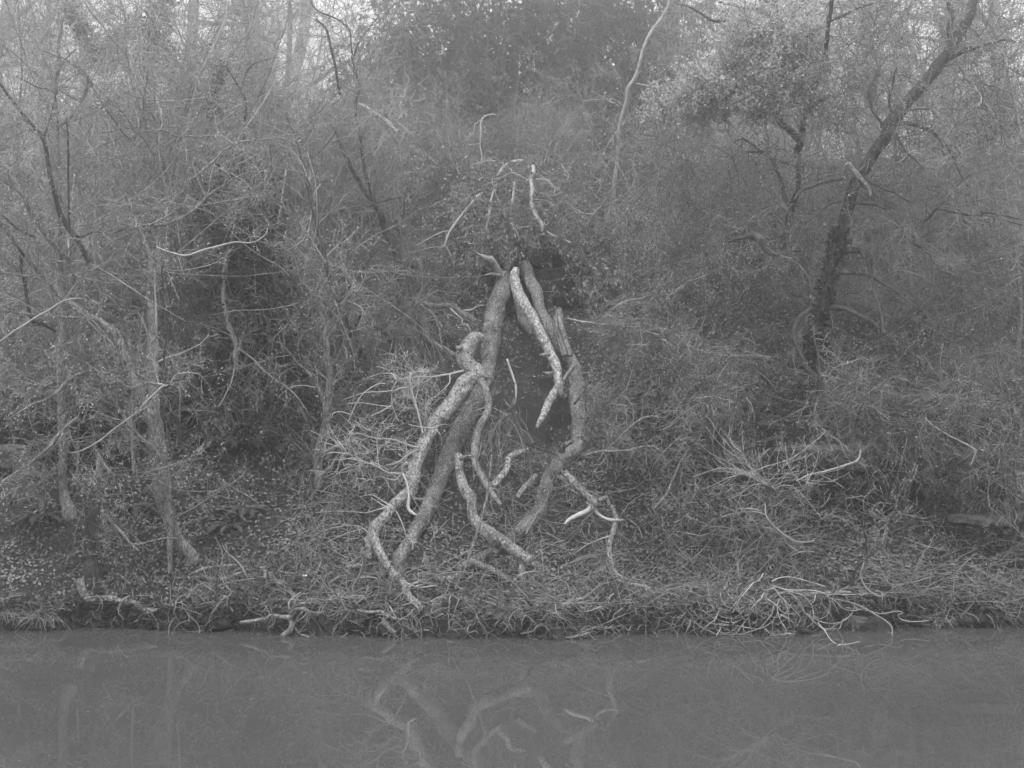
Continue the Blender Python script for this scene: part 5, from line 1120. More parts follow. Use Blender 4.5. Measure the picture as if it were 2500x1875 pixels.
SA = [[(880, 240), (840, 320), (780, 360), (720, 440), (700, 500), (560, 545), (420, 545), (330, 510), (250, 420), (185, 310)], [(640, 415), (560, 435), (440, 465), (370, 465), (310, 410), (295, 340)], [(640, 450), (560, 520), (480, 550), (380, 535), (300, 480), (240, 380), (235, 310)],
 [(700, 480), (600, 560), (520, 600), (400, 600), (300, 560), (200, 480), (150, 360), (140, 310)], [(560, 560), (480, 630), (330, 630), (200, 600), (130, 550), (100, 490)], [(880, 240), (820, 320), (730, 470), (640, 600), (560, 710), (520, 765), (480, 795), (420, 800), (330, 770), (240, 720), (120, 670), (0, 570)],
 [(1000, 400), (980, 490), (920, 570), (860, 640), (800, 685), (700, 715), (600, 755), (520, 765)], [(980, 590), (900, 650), (810, 685), (700, 670), (600, 655), (500, 640), (360, 630), (270, 625), (190, 600)], [(280, 520), (270, 620), (300, 690), (360, 730), (440, 735), (520, 690), (560, 640)],
 [(155, 750), (190, 785), (250, 800), (340, 785)], [(820, 330), (720, 380), (700, 430), (730, 485), (820, 490), (910, 480), (980, 455), (1030, 435)], [(790, 410), (800, 480), (850, 530), (935, 555)], [(780, 340), (790, 480), (800, 570), (770, 610), (740, 600)], [(470, 490), (480, 560), (485, 635)],
 [(1075, 310), (1050, 360), (1045, 430), (1060, 500), (1090, 590), (1130, 650), (1155, 700), (1150, 740), (1110, 810), (1060, 860), (1010, 885), (950, 885)], [(1045, 440), (1035, 510), (1000, 560), (985, 620), (985, 720), (1000, 790)], [(1160, 735), (1200, 745), (1250, 800), (1270, 860)],
 [(1010, 180), (940, 200), (915, 280), (915, 400), (930, 480), (940, 545)], [(920, 310), (980, 350), (1040, 400), (1100, 470), (1170, 490), (1260, 495), (1340, 465)], [(1000, 165), (1060, 250), (1120, 310), (1200, 400), (1280, 480), (1325, 540), (1310, 610), (1260, 670), (1200, 740), (1130, 800)],
 [(1000, 155), (1120, 200), (1240, 270), (1350, 440), (1430, 520), (1500, 590), (1560, 650), (1620, 690), (1680, 690), (1780, 620), (1880, 560), (1970, 480), (2000, 360)], [(980, 150), (1130, 190), (1260, 240), (1360, 270), (1420, 330), (1480, 430), (1490, 540), (1470, 610), (1400, 655), (1310, 665), (1220, 640)],
 [(1020, 160), (1150, 210), (1290, 300), (1350, 400), (1400, 520), (1380, 620), (1340, 700), (1260, 750), (1180, 790), (1110, 810)], [(1130, 330), (1170, 450), (1180, 560), (1210, 650), (1270, 710), (1350, 730)], [(1080, 505), (1150, 540), (1220, 590), (1290, 650)], [(1470, 440), (1500, 530), (1560, 590), (1680, 615), (1800, 605), (1900, 560), (1960, 490)],
 [(1480, 590), (1560, 655), (1640, 700), (1700, 700), (1780, 665)], [(1130, 195), (1280, 200), (1420, 205), (1560, 225), (1650, 265), (1760, 340), (1850, 430), (1960, 460), (2060, 445), (2140, 420)], [(1650, 265), (1780, 255), (1920, 265), (2050, 255), (2150, 250)], [(980, 100), (1080, 50), (1200, 42), (1350, 75), (1480, 110), (1640, 160)],
 [(1650, 270), (1690, 340), (1690, 450), (1640, 530), (1560, 555), (1510, 520)], [(1510, 270), (1500, 330), (1460, 370)], [(190, 85), (200, 220), (225, 320), (270, 430), (320, 500)], [(60, 325), (90, 400), (150, 470), (230, 530), (300, 570)], [(390, 160), (430, 240), (520, 330), (560, 380), (580, 450), (575, 480)],
 [(760, 100), (690, 190), (620, 270), (560, 340), (500, 400)], [(870, 0), (820, 80), (740, 120), (650, 200), (560, 300)], [(340, 230), (360, 320), (420, 400), (480, 430)], [(460, 190), (490, 270), (560, 350), (640, 400)], [(1060, 690), (1055, 760), (1040, 800)], [(890, 680), (940, 730), (1010, 770), (1110, 810)]]
traced_shrub('arching_shrub', 'bright white shrub of looping shoots drooping to the water at the lower right', {'A': SA}, 12.1, 12.5, 'dead_wood', dd=.22, n2=2, l2=.16)
SC = [[(700, 1030), (620, 1015), (560, 1000), (500, 1010)], [(740, 980), (690, 1030), (620, 1020), (560, 995)], [(640, 945), (560, 910), (510, 885), (450, 890), (400, 860), (330, 835), (250, 850), (180, 855), (120, 858), (118, 930)], [(400, 870), (300, 915), (215, 955), (215, 1010), (235, 1060)], [(400, 860), (380, 910), (400, 960), (415, 1020)],
 [(450, 895), (430, 960), (410, 1010)], [(250, 800), (180, 795), (110, 800), (55, 830)], [(440, 890), (380, 840), (320, 810), (250, 800)], [(640, 1245), (560, 1200), (500, 1165), (450, 1160), (380, 1175)], [(600, 1265), (520, 1290), (430, 1312), (330, 1305), (150, 1300), (0, 1310)], [(630, 1270), (560, 1235), (480, 1180)], [(470, 1500), (400, 1440), (330, 1420), (200, 1430), (80, 1460), (0, 1500)], [(370, 1420), (380, 1480), (370, 1530), (280, 1535), (150, 1515)],
 [(290, 630), (340, 640), (360, 625)], [(460, 665), (420, 620), (400, 590), (340, 540)], [(290, 630), (330, 590), (330, 550)], [(700, 165), (680, 120), (660, 60), (630, 20)], [(700, 170), (660, 110), (600, 70), (520, 50)], [(700, 180), (660, 260), (660, 380), (700, 480), (720, 520)], [(660, 260), (560, 270), (430, 280), (330, 310), (220, 345)], [(655, 395), (560, 440), (480, 480)], [(650, 400), (520, 380), (400, 365), (280, 370)],
 [(790, 230), (720, 240), (670, 260)], [(890, 140), (890, 180), (840, 235)], [(1160, 110), (1155, 190), (1100, 250), (1030, 310)], [(600, 205), (550, 200), (470, 240), (400, 300), (340, 400), (280, 530)], [(700, 130), (640, 110), (560, 115), (460, 150)], [(1030, 580), (920, 575), (800, 550)], [(1035, 590), (1080, 640)], [(1030, 580), (1080, 555), (1140, 550)], [(300, 470), (230, 445), (160, 450), (140, 500)]]
traced_shrub('dead_twigs', 'fans of bright bare twigs springing left from the crooked pale bough', {'C': SC}, 13.25, 8, dd=.25, n2=2, l2=.2)
SB = [[(1065, 720), (1040, 740), (1010, 800), (1000, 900), (1030, 980), (1045, 1060)], [(1065, 720), (1075, 800), (1110, 890), (1170, 970), (1230, 1040), (1310, 1100), (1400, 1150), (1490, 1180), (1580, 1180), (1690, 1130), (1780, 1030)], [(1060, 740), (980, 790), (920, 835), (850, 830), (760, 845), (690, 865), (600, 890)],
 [(940, 800), (880, 790), (780, 800), (690, 803), (610, 780), (520, 740), (430, 735)], [(1060, 920), (980, 965), (900, 985), (800, 1010), (680, 1065), (580, 1110), (520, 1160), (480, 1210)], [(900, 250), (960, 330), (1010, 400), (1080, 450), (1150, 500)], [(900, 250), (860, 240), (780, 240), (710, 240), (640, 190), (590, 115)], [(910, 260), (990, 300), (1050, 350), (1130, 380), (1230, 380), (1380, 365)],
 [(740, 120), (820, 180), (890, 240)], [(620, 130), (660, 155), (740, 130), (740, 110)], [(700, 115), (720, 170), (770, 250), (830, 320), (870, 340)], [(900, 250), (905, 150), (880, 50), (870, 0)], [(740, 300), (790, 335), (830, 335), (890, 270)], [(990, 410), (970, 510), (900, 590), (850, 620), (780, 630), (700, 580), (650, 530)],
 [(860, 580), (920, 620), (980, 670), (1060, 720)], [(1000, 690), (990, 600), (990, 500)], [(1230, 500), (1300, 530), (1370, 550), (1450, 545), (1530, 510), (1570, 470)], [(1170, 770), (1260, 700), (1380, 610), (1470, 570), (1560, 530), (1640, 490), (1760, 430)], [(1240, 580), (1330, 575), (1430, 580), (1480, 555)], [(1570, 490), (1560, 330), (1545, 180), (1535, 0)],
 [(1500, 530), (1440, 440), (1380, 340), (1340, 240), (1320, 150), (1300, 0)], [(1570, 450), (1640, 330), (1680, 210), (1700, 100)], [(1640, 380), (1760, 370), (1880, 340), (1990, 300), (2060, 250), (2147, 225)], [(1000, 610), (1100, 660), (1200, 600)], [(1450, 620), (1500, 680), (1600, 745), (1710, 775), (1790, 720), (1850, 600)], [(1090, 750), (1200, 745), (1340, 780), (1450, 840), (1580, 900), (1680, 945)],
 [(1060, 1030), (1180, 1015), (1260, 1000), (1310, 965), (1400, 985), (1540, 1018)], [(1680, 940), (1750, 900), (1810, 835)], [(1030, 1080), (1060, 1200), (1080, 1280), (1130, 1360), (1190, 1440), (1260, 1520), (1340, 1540), (1430, 1530), (1510, 1480)], [(1020, 1090), (1030, 1200), (1090, 1300), (1105, 1420), (1080, 1520), (1020, 1590), (985, 1640)],
 [(850, 1080), (900, 1160), (960, 1230), (1010, 1270)], [(850, 1080), (840, 1030), (880, 930), (940, 880)], [(390, 1330), (410, 1430), (480, 1500), (560, 1535), (640, 1520), (720, 1450), (800, 1360), (880, 1290), (960, 1262)], [(100, 870), (200, 910), (320, 960), (420, 1000), (540, 1005), (640, 1030), (700, 1060)], [(100, 870), (60, 910), (15, 950)], [(0, 1060), (120, 1080), (280, 1110), (420, 1075), (560, 990)],
 [(250, 540), (300, 600), (380, 690), (430, 780), (460, 850)], [(180, 580), (230, 700), (320, 800), (420, 900), (520, 990)], [(230, 330), (230, 430), (250, 540)], [(1310, 1130), (1300, 1190), (1370, 1230), (1460, 1300), (1530, 1320)], [(740, 1110), (660, 1280), (680, 1360), (760, 1400), (880, 1370), (980, 1350)], [(1450, 300), (1455, 400), (1450, 440)], [(1220, 350), (1210, 200), (1240, 60), (1235, 0)], [(1140, 800), (1200, 650), (1215, 500), (1210, 350)]]
traced_shrub('arching_shrub', 'loose pale shrub of wide thin curves above the bright white one', {'B': SB}, 12.9, 6.5, 'twig_mid', dd=.28, n2=2, l2=.2)
arching('arching_shrub', 'grey wispy shrub of long arching stems right of the bright white shrub', (('9', (1000, 560, 10), (1150, 470, 10), (1230, 360, 8)), 12.6), 16, (.6, 1.4), .003, 'twig_mid', el=(-.5, .6), side=.3)
arching('arching_shrub', 'grey brushy shrub trailing over the bank left of the bright white shrub', (('9', (-80, 560, 10), (40, 520, 10), (160, 500, 8)), 12.35), 24, (.3, .9), .0034, 'twig_mid', el=(-.7, .6))
arching('arching_shrub', 'thin wispy shrub overhanging the bank near the right edge', (('9', (1500, 560, 10), (1700, 480, 10), (1900, 300, 8)), 12.7), 32, (.5, 1.3), .003, 'twig_mid', n2=3, el=(-.6, .4), up=.06, side=.35)
arching('arching_shrub', 'pale shrub with upright shoots below the crooked tree on the right', (('6', (480, 1430, 9), (560, 1500, 9), (640, 1540, 8)), 13.2), 24, (.3, .9), .0042, 'twig_pale', el=(.2, 1.3), up=.03)
traced('trailing_stem', 'single long pale shoot reaching out over the water with a starry tip', 'shoot', [
    ('shoot', px('9', (900, 735, 6), (930, 780, 6), (970, 830, 5.5), (1000, 860, 5), (1045, 880, 5)), 11.9, 11.5, dict(bare=True)),
    ('shoot', px('9', (1045, 880, 7), (1100, 875, 6), (1165, 860, 4)), 11.5, 11.4, dict(bare=True)), ('shoot', px('9', (1045, 880, 7), (1000, 895, 6), (962, 910, 5)), 11.5, 11.4, dict(bare=True)), ('shoot', px('9', (1045, 880, 7), (1040, 915, 5)), 11.5, 11.4, dict(bare=True)),
    ('shoot', px('9', (1045, 880, 6), (1060, 850, 4)), 11.5, 11.45, dict(bare=True))], 'twig_pale', bury=False)
traced('trailing_stem', 'curved shoot dipping to the water, right of the shoot with the starry tip', 'shoot', [
    ('shoot', px('9', (1000, 590, 9), (1130, 620, 9), (1270, 690, 10), (1340, 735, 10), (1365, 760, 9), (1370, 800, 8), (1365, 850, 7), (1362, 905, 6)), 12.2, 11.9, dict(bare=True)),
    ('shoot', px('9', (1365, 800, 9), (1380, 840, 7), (1390, 870, 4)), 11.9, 11.85, dict(bare=True)), ('shoot', px('9', (1365, 805, 8), (1335, 795, 4)), 11.9, 11.85, dict(bare=True))], 'twig_mid', bury=False)
traced('trailing_stem', 'looping grey vine low over the bank on the right', 'vine', [
    ('vine', px('9', (1080, 640, 9), (1200, 660, 9), (1300, 680, 10), (1400, 665, 10), (1440, 680, 10), (1405, 690, 9), (1430, 720, 10), (1520, 735, 9), (1600, 730, 6)), 12.3, 12.15, dict(bare=True)),
    ('vine', px('9', (1190, 350, 8), (1172, 430, 9), (1200, 510, 9), (1270, 565, 8), (1325, 565, 7)), 12.4, 12.3, dict(bare=True)),
    ('vine', px('9', (1130, 400, 8), (1080, 400, 7), (1090, 460, 5)), 12.5, 12.5, dict(bare=True)),
    ('vine', px('9', (1280, 380, 8), (1370, 500, 8), (1500, 480, 7), (1640, 440, 5)), 12.4, 12.4, dict(bare=True))], 'twig_mid', bury=False)
traced('twig', 'bright hooked double twig at the top of the upper pale shrub', 'twig', [
    ('twig', px('9', (565, -20, 9), (570, 60, 10), (610, 120, 10), (680, 180, 9), (750, 218, 8), (820, 228, 7), (880, 215, 5)), 12.4, 12.2, dict(bare=True)),
    ('twig', px('9', (570, 60, 7), (520, 40, 7), (430, 40, 6), (320, 60, 5), (290, 75, 4)), 12.4, 12.3, dict(bare=True)), ('twig', px('9', (540, 30, 9), (470, 20, 8), (380, 20, 6)), 12.4, 12.3, dict(bare=True))], 'twig_mid', bury=False)

# ------------------------------------------------------------------ brambles, debris and small growth over the bank
def tangle(name, label, x0, x1, y0, y1, n, L, tw, K=8, curl=.12, droop=.08, r0=.004, up=.8, n2=2, leafn=0, leafm='leaf_mid', h=(0, .25), lsize=.04, l2=.25, dirs=(0, -.3, 0), cat='brambles'):
    """photo-independent patch: x and distance-from-bank ranges in metres"""
    x = rng.uniform(x0, x1, n); s = rng.uniform(y0, y1, n); y = edge(x) + s
    cl = vnoise(x * 1.6, y * 1.6, 77) > rng.uniform(-1.1, .6, n); x, y = x[cl], y[cl]; n = len(x)
    pos = np.stack([x, y, ground(x, y) + rng.uniform(h[0], h[1], n)], -1)
    d = np.stack([rng.normal(0, 1, n), rng.normal(0, .5, n), rng.normal(up, .4, n)], -1) + np.asarray(dirs)
    P = strands(pos, d, rng.uniform(L[0], L[1], n), K, curl, droop)
    P[..., 2] = np.maximum(P[..., 2], np.maximum(ground(P[..., 0], P[..., 1]), -.12) + .015)
    R = taper(np.full(n, r0) * rng.uniform(.5, 1.6, n), K, .4)
    mb = MB(); mb.tubes(P, R, 3)
    if n2: Q, RQ = spawn(P, R, n2, fix=l2, K=4, curl=curl * 1.3, droop=droop); mb.tubes(Q, RQ, 3)
    c = (float(x.mean()), float(y.mean()), gz(x.mean(), y.mean()))
    r = thing(name, label, cat, c)
    link('stems', mb, M[tw], r, kind='stuff')
    if leafn: lm = MB(); put_leaves(lm, Q if n2 else P, leafn, lsize, .3, .6); link('leaves', lm, M[leafm], r, kind='stuff')
    return r
tangle('bramble_patch', 'pale wiry brambles piled left of the fallen bough', -2.3, -1.35, .6, 1.8, 150, (.3, .8), 'twig_mid', r0=.0038, n2=3)
tangle('bramble_patch', 'grey brambles between and under the fallen trunks', -1.0, .9, .5, 2.6, 240, (.3, .7), 'twig_mid', n2=3, up=.35, dirs=(0, .2, 0))
tangle('bramble_patch', 'wide grey bramble bank right of the fallen trunks', 1.15, 3.2, .5, 2.4, 520, (.3, .9), 'twig_brown', n2=3, curl=.2, dirs=(.35, -.3, 0))
tangle('bramble_patch', 'fine grey brambles on the slope right of the curved trunk', 1.1, 3.4, 2.2, 4.5, 520, (.3, .9), 'twig_brown', n2=3, leafn=2)
tangle('bramble_patch', 'sparse brambles on the upper slope left of the creeper mound', -3.0, -.6, 2.4, 6.0, 520, (.4, 1.1), 'twig_mid', n2=3, leafn=2, leafm='leaf_pale', lsize=.035)
tangle('bramble_patch', 'sparse bramble stems on the left-hand slope', -6.0, -2.4, .9, 5.0, 260, (.3, .9), 'twig_brown', n2=2, leafn=1, lsize=.03)
tangle('bramble_patch', 'mixed undergrowth on the upper slope right of the mound', .8, 7, 4.2, 8, 640, (.4, 1.0), 'twig_brown', n2=3, leafn=3, lsize=.04)
tangle('bramble_patch', 'undergrowth on the upper slope behind the left trees', -9, -.8, 5.0, 9, 600, (.4, 1.0), 'twig_brown', n2=3, leafn=3, leafm='leaf_pale', lsize=.045)
tangle('bramble_patch', 'brushy stems over the far right bank', 3.2, 6.2, .1, 2.6, 300, (.3, .8), 'twig_brown', n2=3, curl=.2, dirs=(.5, -.4, 0), up=.5)
tangle('bramble_patch', 'ragged undergrowth along the foggy crest behind the left trees', -13, -1.5, 8.5, 15, 620, (.6, 1.7), 'twig_mid', n2=4, leafn=3, lsize=.06, up=1.2, r0=.006, droop=.04)
tangle('bramble_patch', 'ragged undergrowth along the foggy crest behind the right trees', 1.5, 13, 8.5, 15, 620, (.6, 1.7), 'twig_mid', n2=4, leafn=3, lsize=.06, up=1.2, r0=.006, droop=.04)
tangle('bramble_patch', 'broad-leaved dark bramble on the slope between the left trees', -4.6, -1.2, 1.6, 4.6, 170, (.3, .7), 'twig_brown', n2=3, leafn=4, leafm='leaf_mid', lsize=.05)
tangle('bramble_patch', 'broad-leaved dark bramble below the rock ledge on the right', 1.6, 5.8, 1.2, 3.4, 420, (.3, .8), 'twig_brown', n2=3, leafn=4, leafm='leaf_dark', lsize=.055)
tangle('root_fringe', 'dark roots and stems trailing over the bank lip into the water', -5.5, 5.8, -.12, .12, 1000, (.12, .45), 'twig_brown', r0=.006, curl=.3, up=-.1, n2=2, h=(.02, .22), cat='roots', l2=.12, droop=.12, dirs=(0, -.6, 0))
tangle('driftwood_pile', 'heap of tangled roots and driftwood sticks along the water below the log', -3.1, -1.2, -.05, .75, 700, (.15, .6), 'twig_brown', r0=.008, curl=.3, up=.3, n2=2, h=(-.1, .12), cat='driftwood', l2=.15, droop=.03)
tangle('driftwood_pile', 'matted roots and sticks on the bank lip under the fallen trunks', -1.3, 1.2, -.05, .8, 430, (.15, .5), 'twig_brown', r0=.007, curl=.28, up=.3, n2=2, h=(-.1, .12), cat='roots', l2=.15, droop=.05)
tangle('driftwood_pile', 'fine roots and dead stems trailing from the bank on the right of centre', 1.1, 3.0, -.05, .6, 380, (.15, .5), 'twig_brown', r0=.005, curl=.2, up=.2, n2=2, h=(-.05, .2), cat='roots', l2=.15, droop=.08)
tangle('grass_fringe', 'thin dead grass hanging over the right bank edge', 2.4, 6.2, -.02, .3, 500, (.12, .3), 'twig_brown', r0=.0035, K=6, curl=.1, up=.5, droop=.25, n2=0, h=(0, .05), dirs=(.2, -.8, 0), cat='grass')

# traced pieces along the water's edge
WB = [
    ('crooked driftwood branch with a hooked end in the heap above the water', [px('7', (1520, 735, 22), (1600, 725, 24), (1680, 715, 24), (1720, 690, 24), (1780, 700, 28), (1845, 710, 30)), px('7', (1845, 705, 30), (1850, 670, 28), (1880, 655, 28), (1930, 660, 26), (1960, 690, 14)), px('7', (1840, 710, 30), (1850, 750, 34), (1830, 790, 36), (1785, 830, 34)), px('7', (1865, 770, 22), (1890, 810, 16), (1950, 835, 8))], 12.05, 11.85, 'bark_mid'),
    ('blunt short root standing up out of the driftwood heap', [px('7', (1715, 415, 40), (1720, 450, 40), (1740, 480, 36), (1790, 500, 26), (1840, 545, 20), (1900, 580, 16)), px('7', (1680, 410, 26), (1680, 470, 26))], 12.5, 12.4, 'bark_mid'),
    ('low mossy branch bridging the leaves behind the driftwood heap', [px('7', (1200, 445, 20), (1290, 400, 24), (1380, 385, 22), (1500, 375, 14)), px('7', (1260, 440, 20), (1360, 470, 30), (1460, 450, 32), (1560, 415, 26))], 12.8, 12.7, 'bark_mid'),
    ('thick smooth bow-shaped stick lying at the foot of the fallen bough', [px('7', (2200, 430, 26), '8', (30, 400, 30), (90, 385, 30), (140, 385, 28)), px('8', (160, 200, 34), (180, 270, 36), (185, 340, 34))], 12.6, 12.5, 'bark_mid'),
    ('curved dark root arching over the bank lip at left of centre', [px('8', (110, 660, 20), (180, 670, 22), (250, 665, 24), (300, 690, 24), (350, 715, 22), (425, 720, 14)), px('8', (270, 740, 40), (310, 770, 34), (350, 800, 28)), px('8', (400, 735, 12), (398, 800, 12))], 12.0, 11.85, 'bark_mid'),
    ('wide dark mossy root behind the tip of the fallen bough', [px('8', (60, 600, 40), (140, 600, 50), (220, 570, 54), (300, 560, 50), (410, 585, 36)), px('8', (300, 520, 40), (290, 600, 40), (270, 660, 30))], 12.5, 12.4, 'bark_dark'),
    ('long straight pale stick lying over the bank lip in the centre', [px('8', (860, 590, 10), (960, 620, 12), (1050, 655, 13), (1130, 685, 12), (1250, 680, 10)), px('8', (965, 755, 10), (1080, 675, 10))], 12.0, 11.9, 'bark_mid'),
    ('pale wavy root on top of the bank right of the cut limb', [px('8', (1235, 625, 16), (1300, 610, 18), (1370, 625, 20), (1450, 630, 20), (1510, 615, 18), (1600, 620, 14), (1680, 630, 8)), px('8', (1365, 620, 14), (1385, 670, 14)), px('8', (1505, 620, 12), (1508, 690, 10))], 12.2, 12.1, 'bark_mid'),
    ('hooked bare stick bending down into the water right of centre', [px('8', (1145, 805, 8), (1220, 795, 12), (1250, 765, 16), (1275, 748, 16), (1310, 770, 16), (1350, 805, 14), (1380, 828, 12)), px('8', (1380, 830, 14), (1460, 830, 12), (1540, 800, 12), (1640, 760, 10), (1740, 715, 8), (1810, 680, 6)), px('8', (1450, 835, 18), (1520, 820, 18), (1580, 800, 10))], 11.75, 11.8, 'bark_mid'),
    ('thin vertical twig hanging to the water below the centre bank', [px('8', (700, 600, 8), (685, 680, 8), (690, 740, 8), (690, 800, 7)), px('8', (690, 790, 10), (715, 775, 8))], 11.85, 11.8, 'bark_mid'),
    ('pair of short pale stubs in the leaves under the crossed limbs', [px('8', (540, 290, 18), (535, 330, 16), (520, 365, 12)), px('8', (930, 435, 12), (905, 455, 16), (890, 490, 14)), px('8', (840, 400, 12), (835, 450, 12), (800, 470, 8))], 12.6, 12.55, 'bark_mid'),
    ('large mossy root lying level behind the left foot of the cross', [px('8', (470, 450, 40), (560, 440, 50), (640, 460, 50), (720, 455, 50), (800, 430, 30)), px('8', (520, 400, 36), (580, 395, 40), (630, 430, 30))], 12.75, 12.7, 'bark_hero'),
    ('leaning broken twig in front of the multi-stem tree foot', [px('7', (665, 50, 22), (700, 95, 22), (760, 160, 20), (810, 220, 18), (880, 285, 16)), px('7', (750, 250, 8), (880, 245, 10), (950, 225, 9), (1060, 200, 8), (1140, 210, 6))], 12.6, 12.5, 'bark_mid'),
]
for lb, ps, d0, d1, bk in WB:
    traced('driftwood', lb, 'driftwood', [('limb', p, d0, d1 - .02 * k, {}) for k, p in enumerate(ps)], bk, 'twig_mid', SP(5, 3, 0, .18, .10, curl=.3), bury=False, rough=.14)

# ------------------------------------------------------------------ leaf litter, moss and herbs
def litter():
    n = 135000
    x = rng.uniform(-1, 1, n); 
    y = 12.05 + 11.5 * rng.uniform(0, 1, n) ** 1.55; x = x * (y * .45 + .6)
    s = y - edge(x)
    bare = np.exp(-((x - 0.15) / 0.55) ** 2 - ((y - 15.0) / .9) ** 2)
    keep = (s > .12) & (rng.uniform(0, 1, n) < .35 + .65 * sstep(-.6, .3, vnoise(x * 2.2, y * 2.2, 21) + .25)) & (rng.uniform(0, 1, n) > bare * .85)
    keep &= ~((s < .45) & (rng.uniform(0, 1, n) > .35))
    x, y = x[keep], y[keep]; nn = gnormal(x, y)
    nn = nrm(nn + rng.normal(size=nn.shape) * .42)
    pos = np.stack([x, y, ground(x, y) + .012 + rng.uniform(0, .02, len(x))], -1)
    mb = MB(); mb.flat_leaves(pos, nn, rng.uniform(.022, .056, len(x)), .6)
    link('leaf_litter', mb, M['litter'], smooth=False, kind='stuff', label='fallen leaves covering the whole wooded slope', category='leaf litter')
litter()
def herbs():
    n = 34000
    x = rng.uniform(-7.5, 7.5, n); y = edge(x) + .1 + 7.5 * rng.uniform(0, 1, n) ** 1.7
    k = vnoise(x * 1.1, y * 1.1, 31) + .9 * np.exp(-((x - 1.4) / 1.8) ** 2 - ((y - 12.6) / .9) ** 2) > rng.uniform(-.35, .9, n)
    x, y = x[k], y[k]; n = len(x)
    pos = np.stack([x, y, ground(x, y)], -1); d = nrm(rng.normal(size=(n, 3)) * .7 + [0, -.25, .8])
    mb = MB(); mb.leaves(pos, d, rng.uniform(.02, .065, n), .45)
    link('ground_cover', mb, M['leaf_mid'], smooth=False, kind='stuff', label='low green growth and grass between the fallen leaves', category='ground cover')
    n = 16000
    x = rng.uniform(-6.5, 6.5, n); s = rng.uniform(-.03, .25, n); x_ = x; y = edge(x) + s
    k = vnoise(x * 2.0, 4.2, 55) > rng.uniform(-.9, .5, n); x, y = x[k], y[k]; n = len(x)
    pos = np.stack([x, y, np.maximum(ground(x, y), .02)], -1); d = nrm(rng.normal(size=(n, 3)) * .5 + [0, -.7, -.1])
    mb = MB(); mb.leaves(pos, d, rng.uniform(.04, .14, n), .18)
    link('bank_roots_moss', mb, M['leaf_dark'], smooth=False, kind='stuff', label='moss and hair roots hanging from the lip of the bank', category='moss')
herbs()

# ------------------------------------------------------------------ ferns
def fern_proto(label, group, n=9, L=.5):
    r = thing('fern', label, 'fern', (0, 0, -60), group)
    for j in range(n):
        a = 6.283 * j / n + rng.uniform(-.2, .2); K = 14
        t = np.linspace(0, 1, K); l = L * rng.uniform(.75, 1.1)
        out = t * l * .95; z = l * (.75 * t - .85 * t ** 2.1)
        P = np.stack([np.cos(a) * out, np.sin(a) * out, -60 + z], -1); mb = MB()
        mb.tubes(P[None], np.linspace(.004, .0015, K)[None], 3)
        T = nrm(np.gradient(P, axis=0)); S = nrm(np.cross(T, [0, 0, 1.0]))
        tt = np.repeat(np.linspace(.12, .98, 26), 2); i = (tt * (K - 1.001)).astype(int); f = (tt * (K - 1.001) - i)[:, None]
        pos = P[i] * (1 - f) + P[i + 1] * f; sg = np.tile([1, -1], 26)[:, None]
        w = .24 * L * np.sin(np.pi * np.clip(tt, 0, 1) ** .7) + .012
        d = nrm(S[i] * sg + T[i] * .35 + [0, 0, -.25]); up = nrm(np.cross(d, T[i]))
        b1 = pos - T[i] * .009; b2 = pos + T[i] * .011; tip = pos + d * w[:, None]
        v = np.stack([b1, b2, tip], 1); ii = (np.arange(52) * 3)[:, None]
        mb.add(v, t=ii + [0, 1, 2]); link('frond', mb, M['fern'], r, smooth=False)
    return r
GF = 'ferns on the bank'
FL = ['broad fern on the left slope between the multi-stem tree and the forked trunk', 'fern just right of the broad fern on the left slope', 'fern in the dark hollow at the far left edge', 'fern near the foot of the multi-stem tree', 'small fern left of the driftwood heap on the leafy slope',
      'fern left of the straight pale trunk foot', 'fern hanging over the lip of the bank below the cut limb', 'fern on the slope under the bent pale trunk', 'low fern beside the mossy stump', 'fern at the top edge of the left hollow']
fp = fern_proto(FL[0], None)
for k, (a, b, s) in enumerate([(520, 1080, 1.0), (610, 1090, .75), (20, 1120, 1.0), (600, 1250, .8), (560, 1290, .7), (100, 1270, .8), (1240, 1500, .55), (440, 1000, .7), (330, 1245, .7), (120, 1030, .8)]):
    D = groundD(a, b); p = at(a, b, D); p[2] = gz(p[0], p[1])
    if k == 0: fp.location = p; fp.scale = (s,) * 3; fp['group'] = GF
    else: copy_thing(fp, p, rng.uniform(0, 6.28), s, FL[k])

# grass tufts by the water at the left
def tuft(label, a, b, n, L):
    D = groundD(a, b); p = at(a, b, D)
    mb = MB(); P = strands(p + rng.normal(size=(n, 3)) * [.05, .04, .01], np.stack([rng.normal(0, .7, n), rng.normal(-.3, .5, n), np.full(n, 1.0)], -1), rng.uniform(.4, 1, n) * L, 8, .05, .26)
    mb.tubes(P, taper(np.full(n, .0042), 8, .3), 3)
    o = link('grass_tuft', mb, M['leaf_mid'], origin=p); o['label'] = label; o['category'] = 'grass tuft'
tuft('drooping grass tuft on the bank at the far left edge', 20, 1500, 120, .34)
tuft('drooping grass tuft second from the left edge by the water', 104, 1512, 140, .36)
tuft('dry grass tuft at the water right of the driftwood heap', 1240, 1500, 90, .3)
tuft('straw-like grass tuft hanging near the far right end of the bank', 2290, 1515, 120, .3)

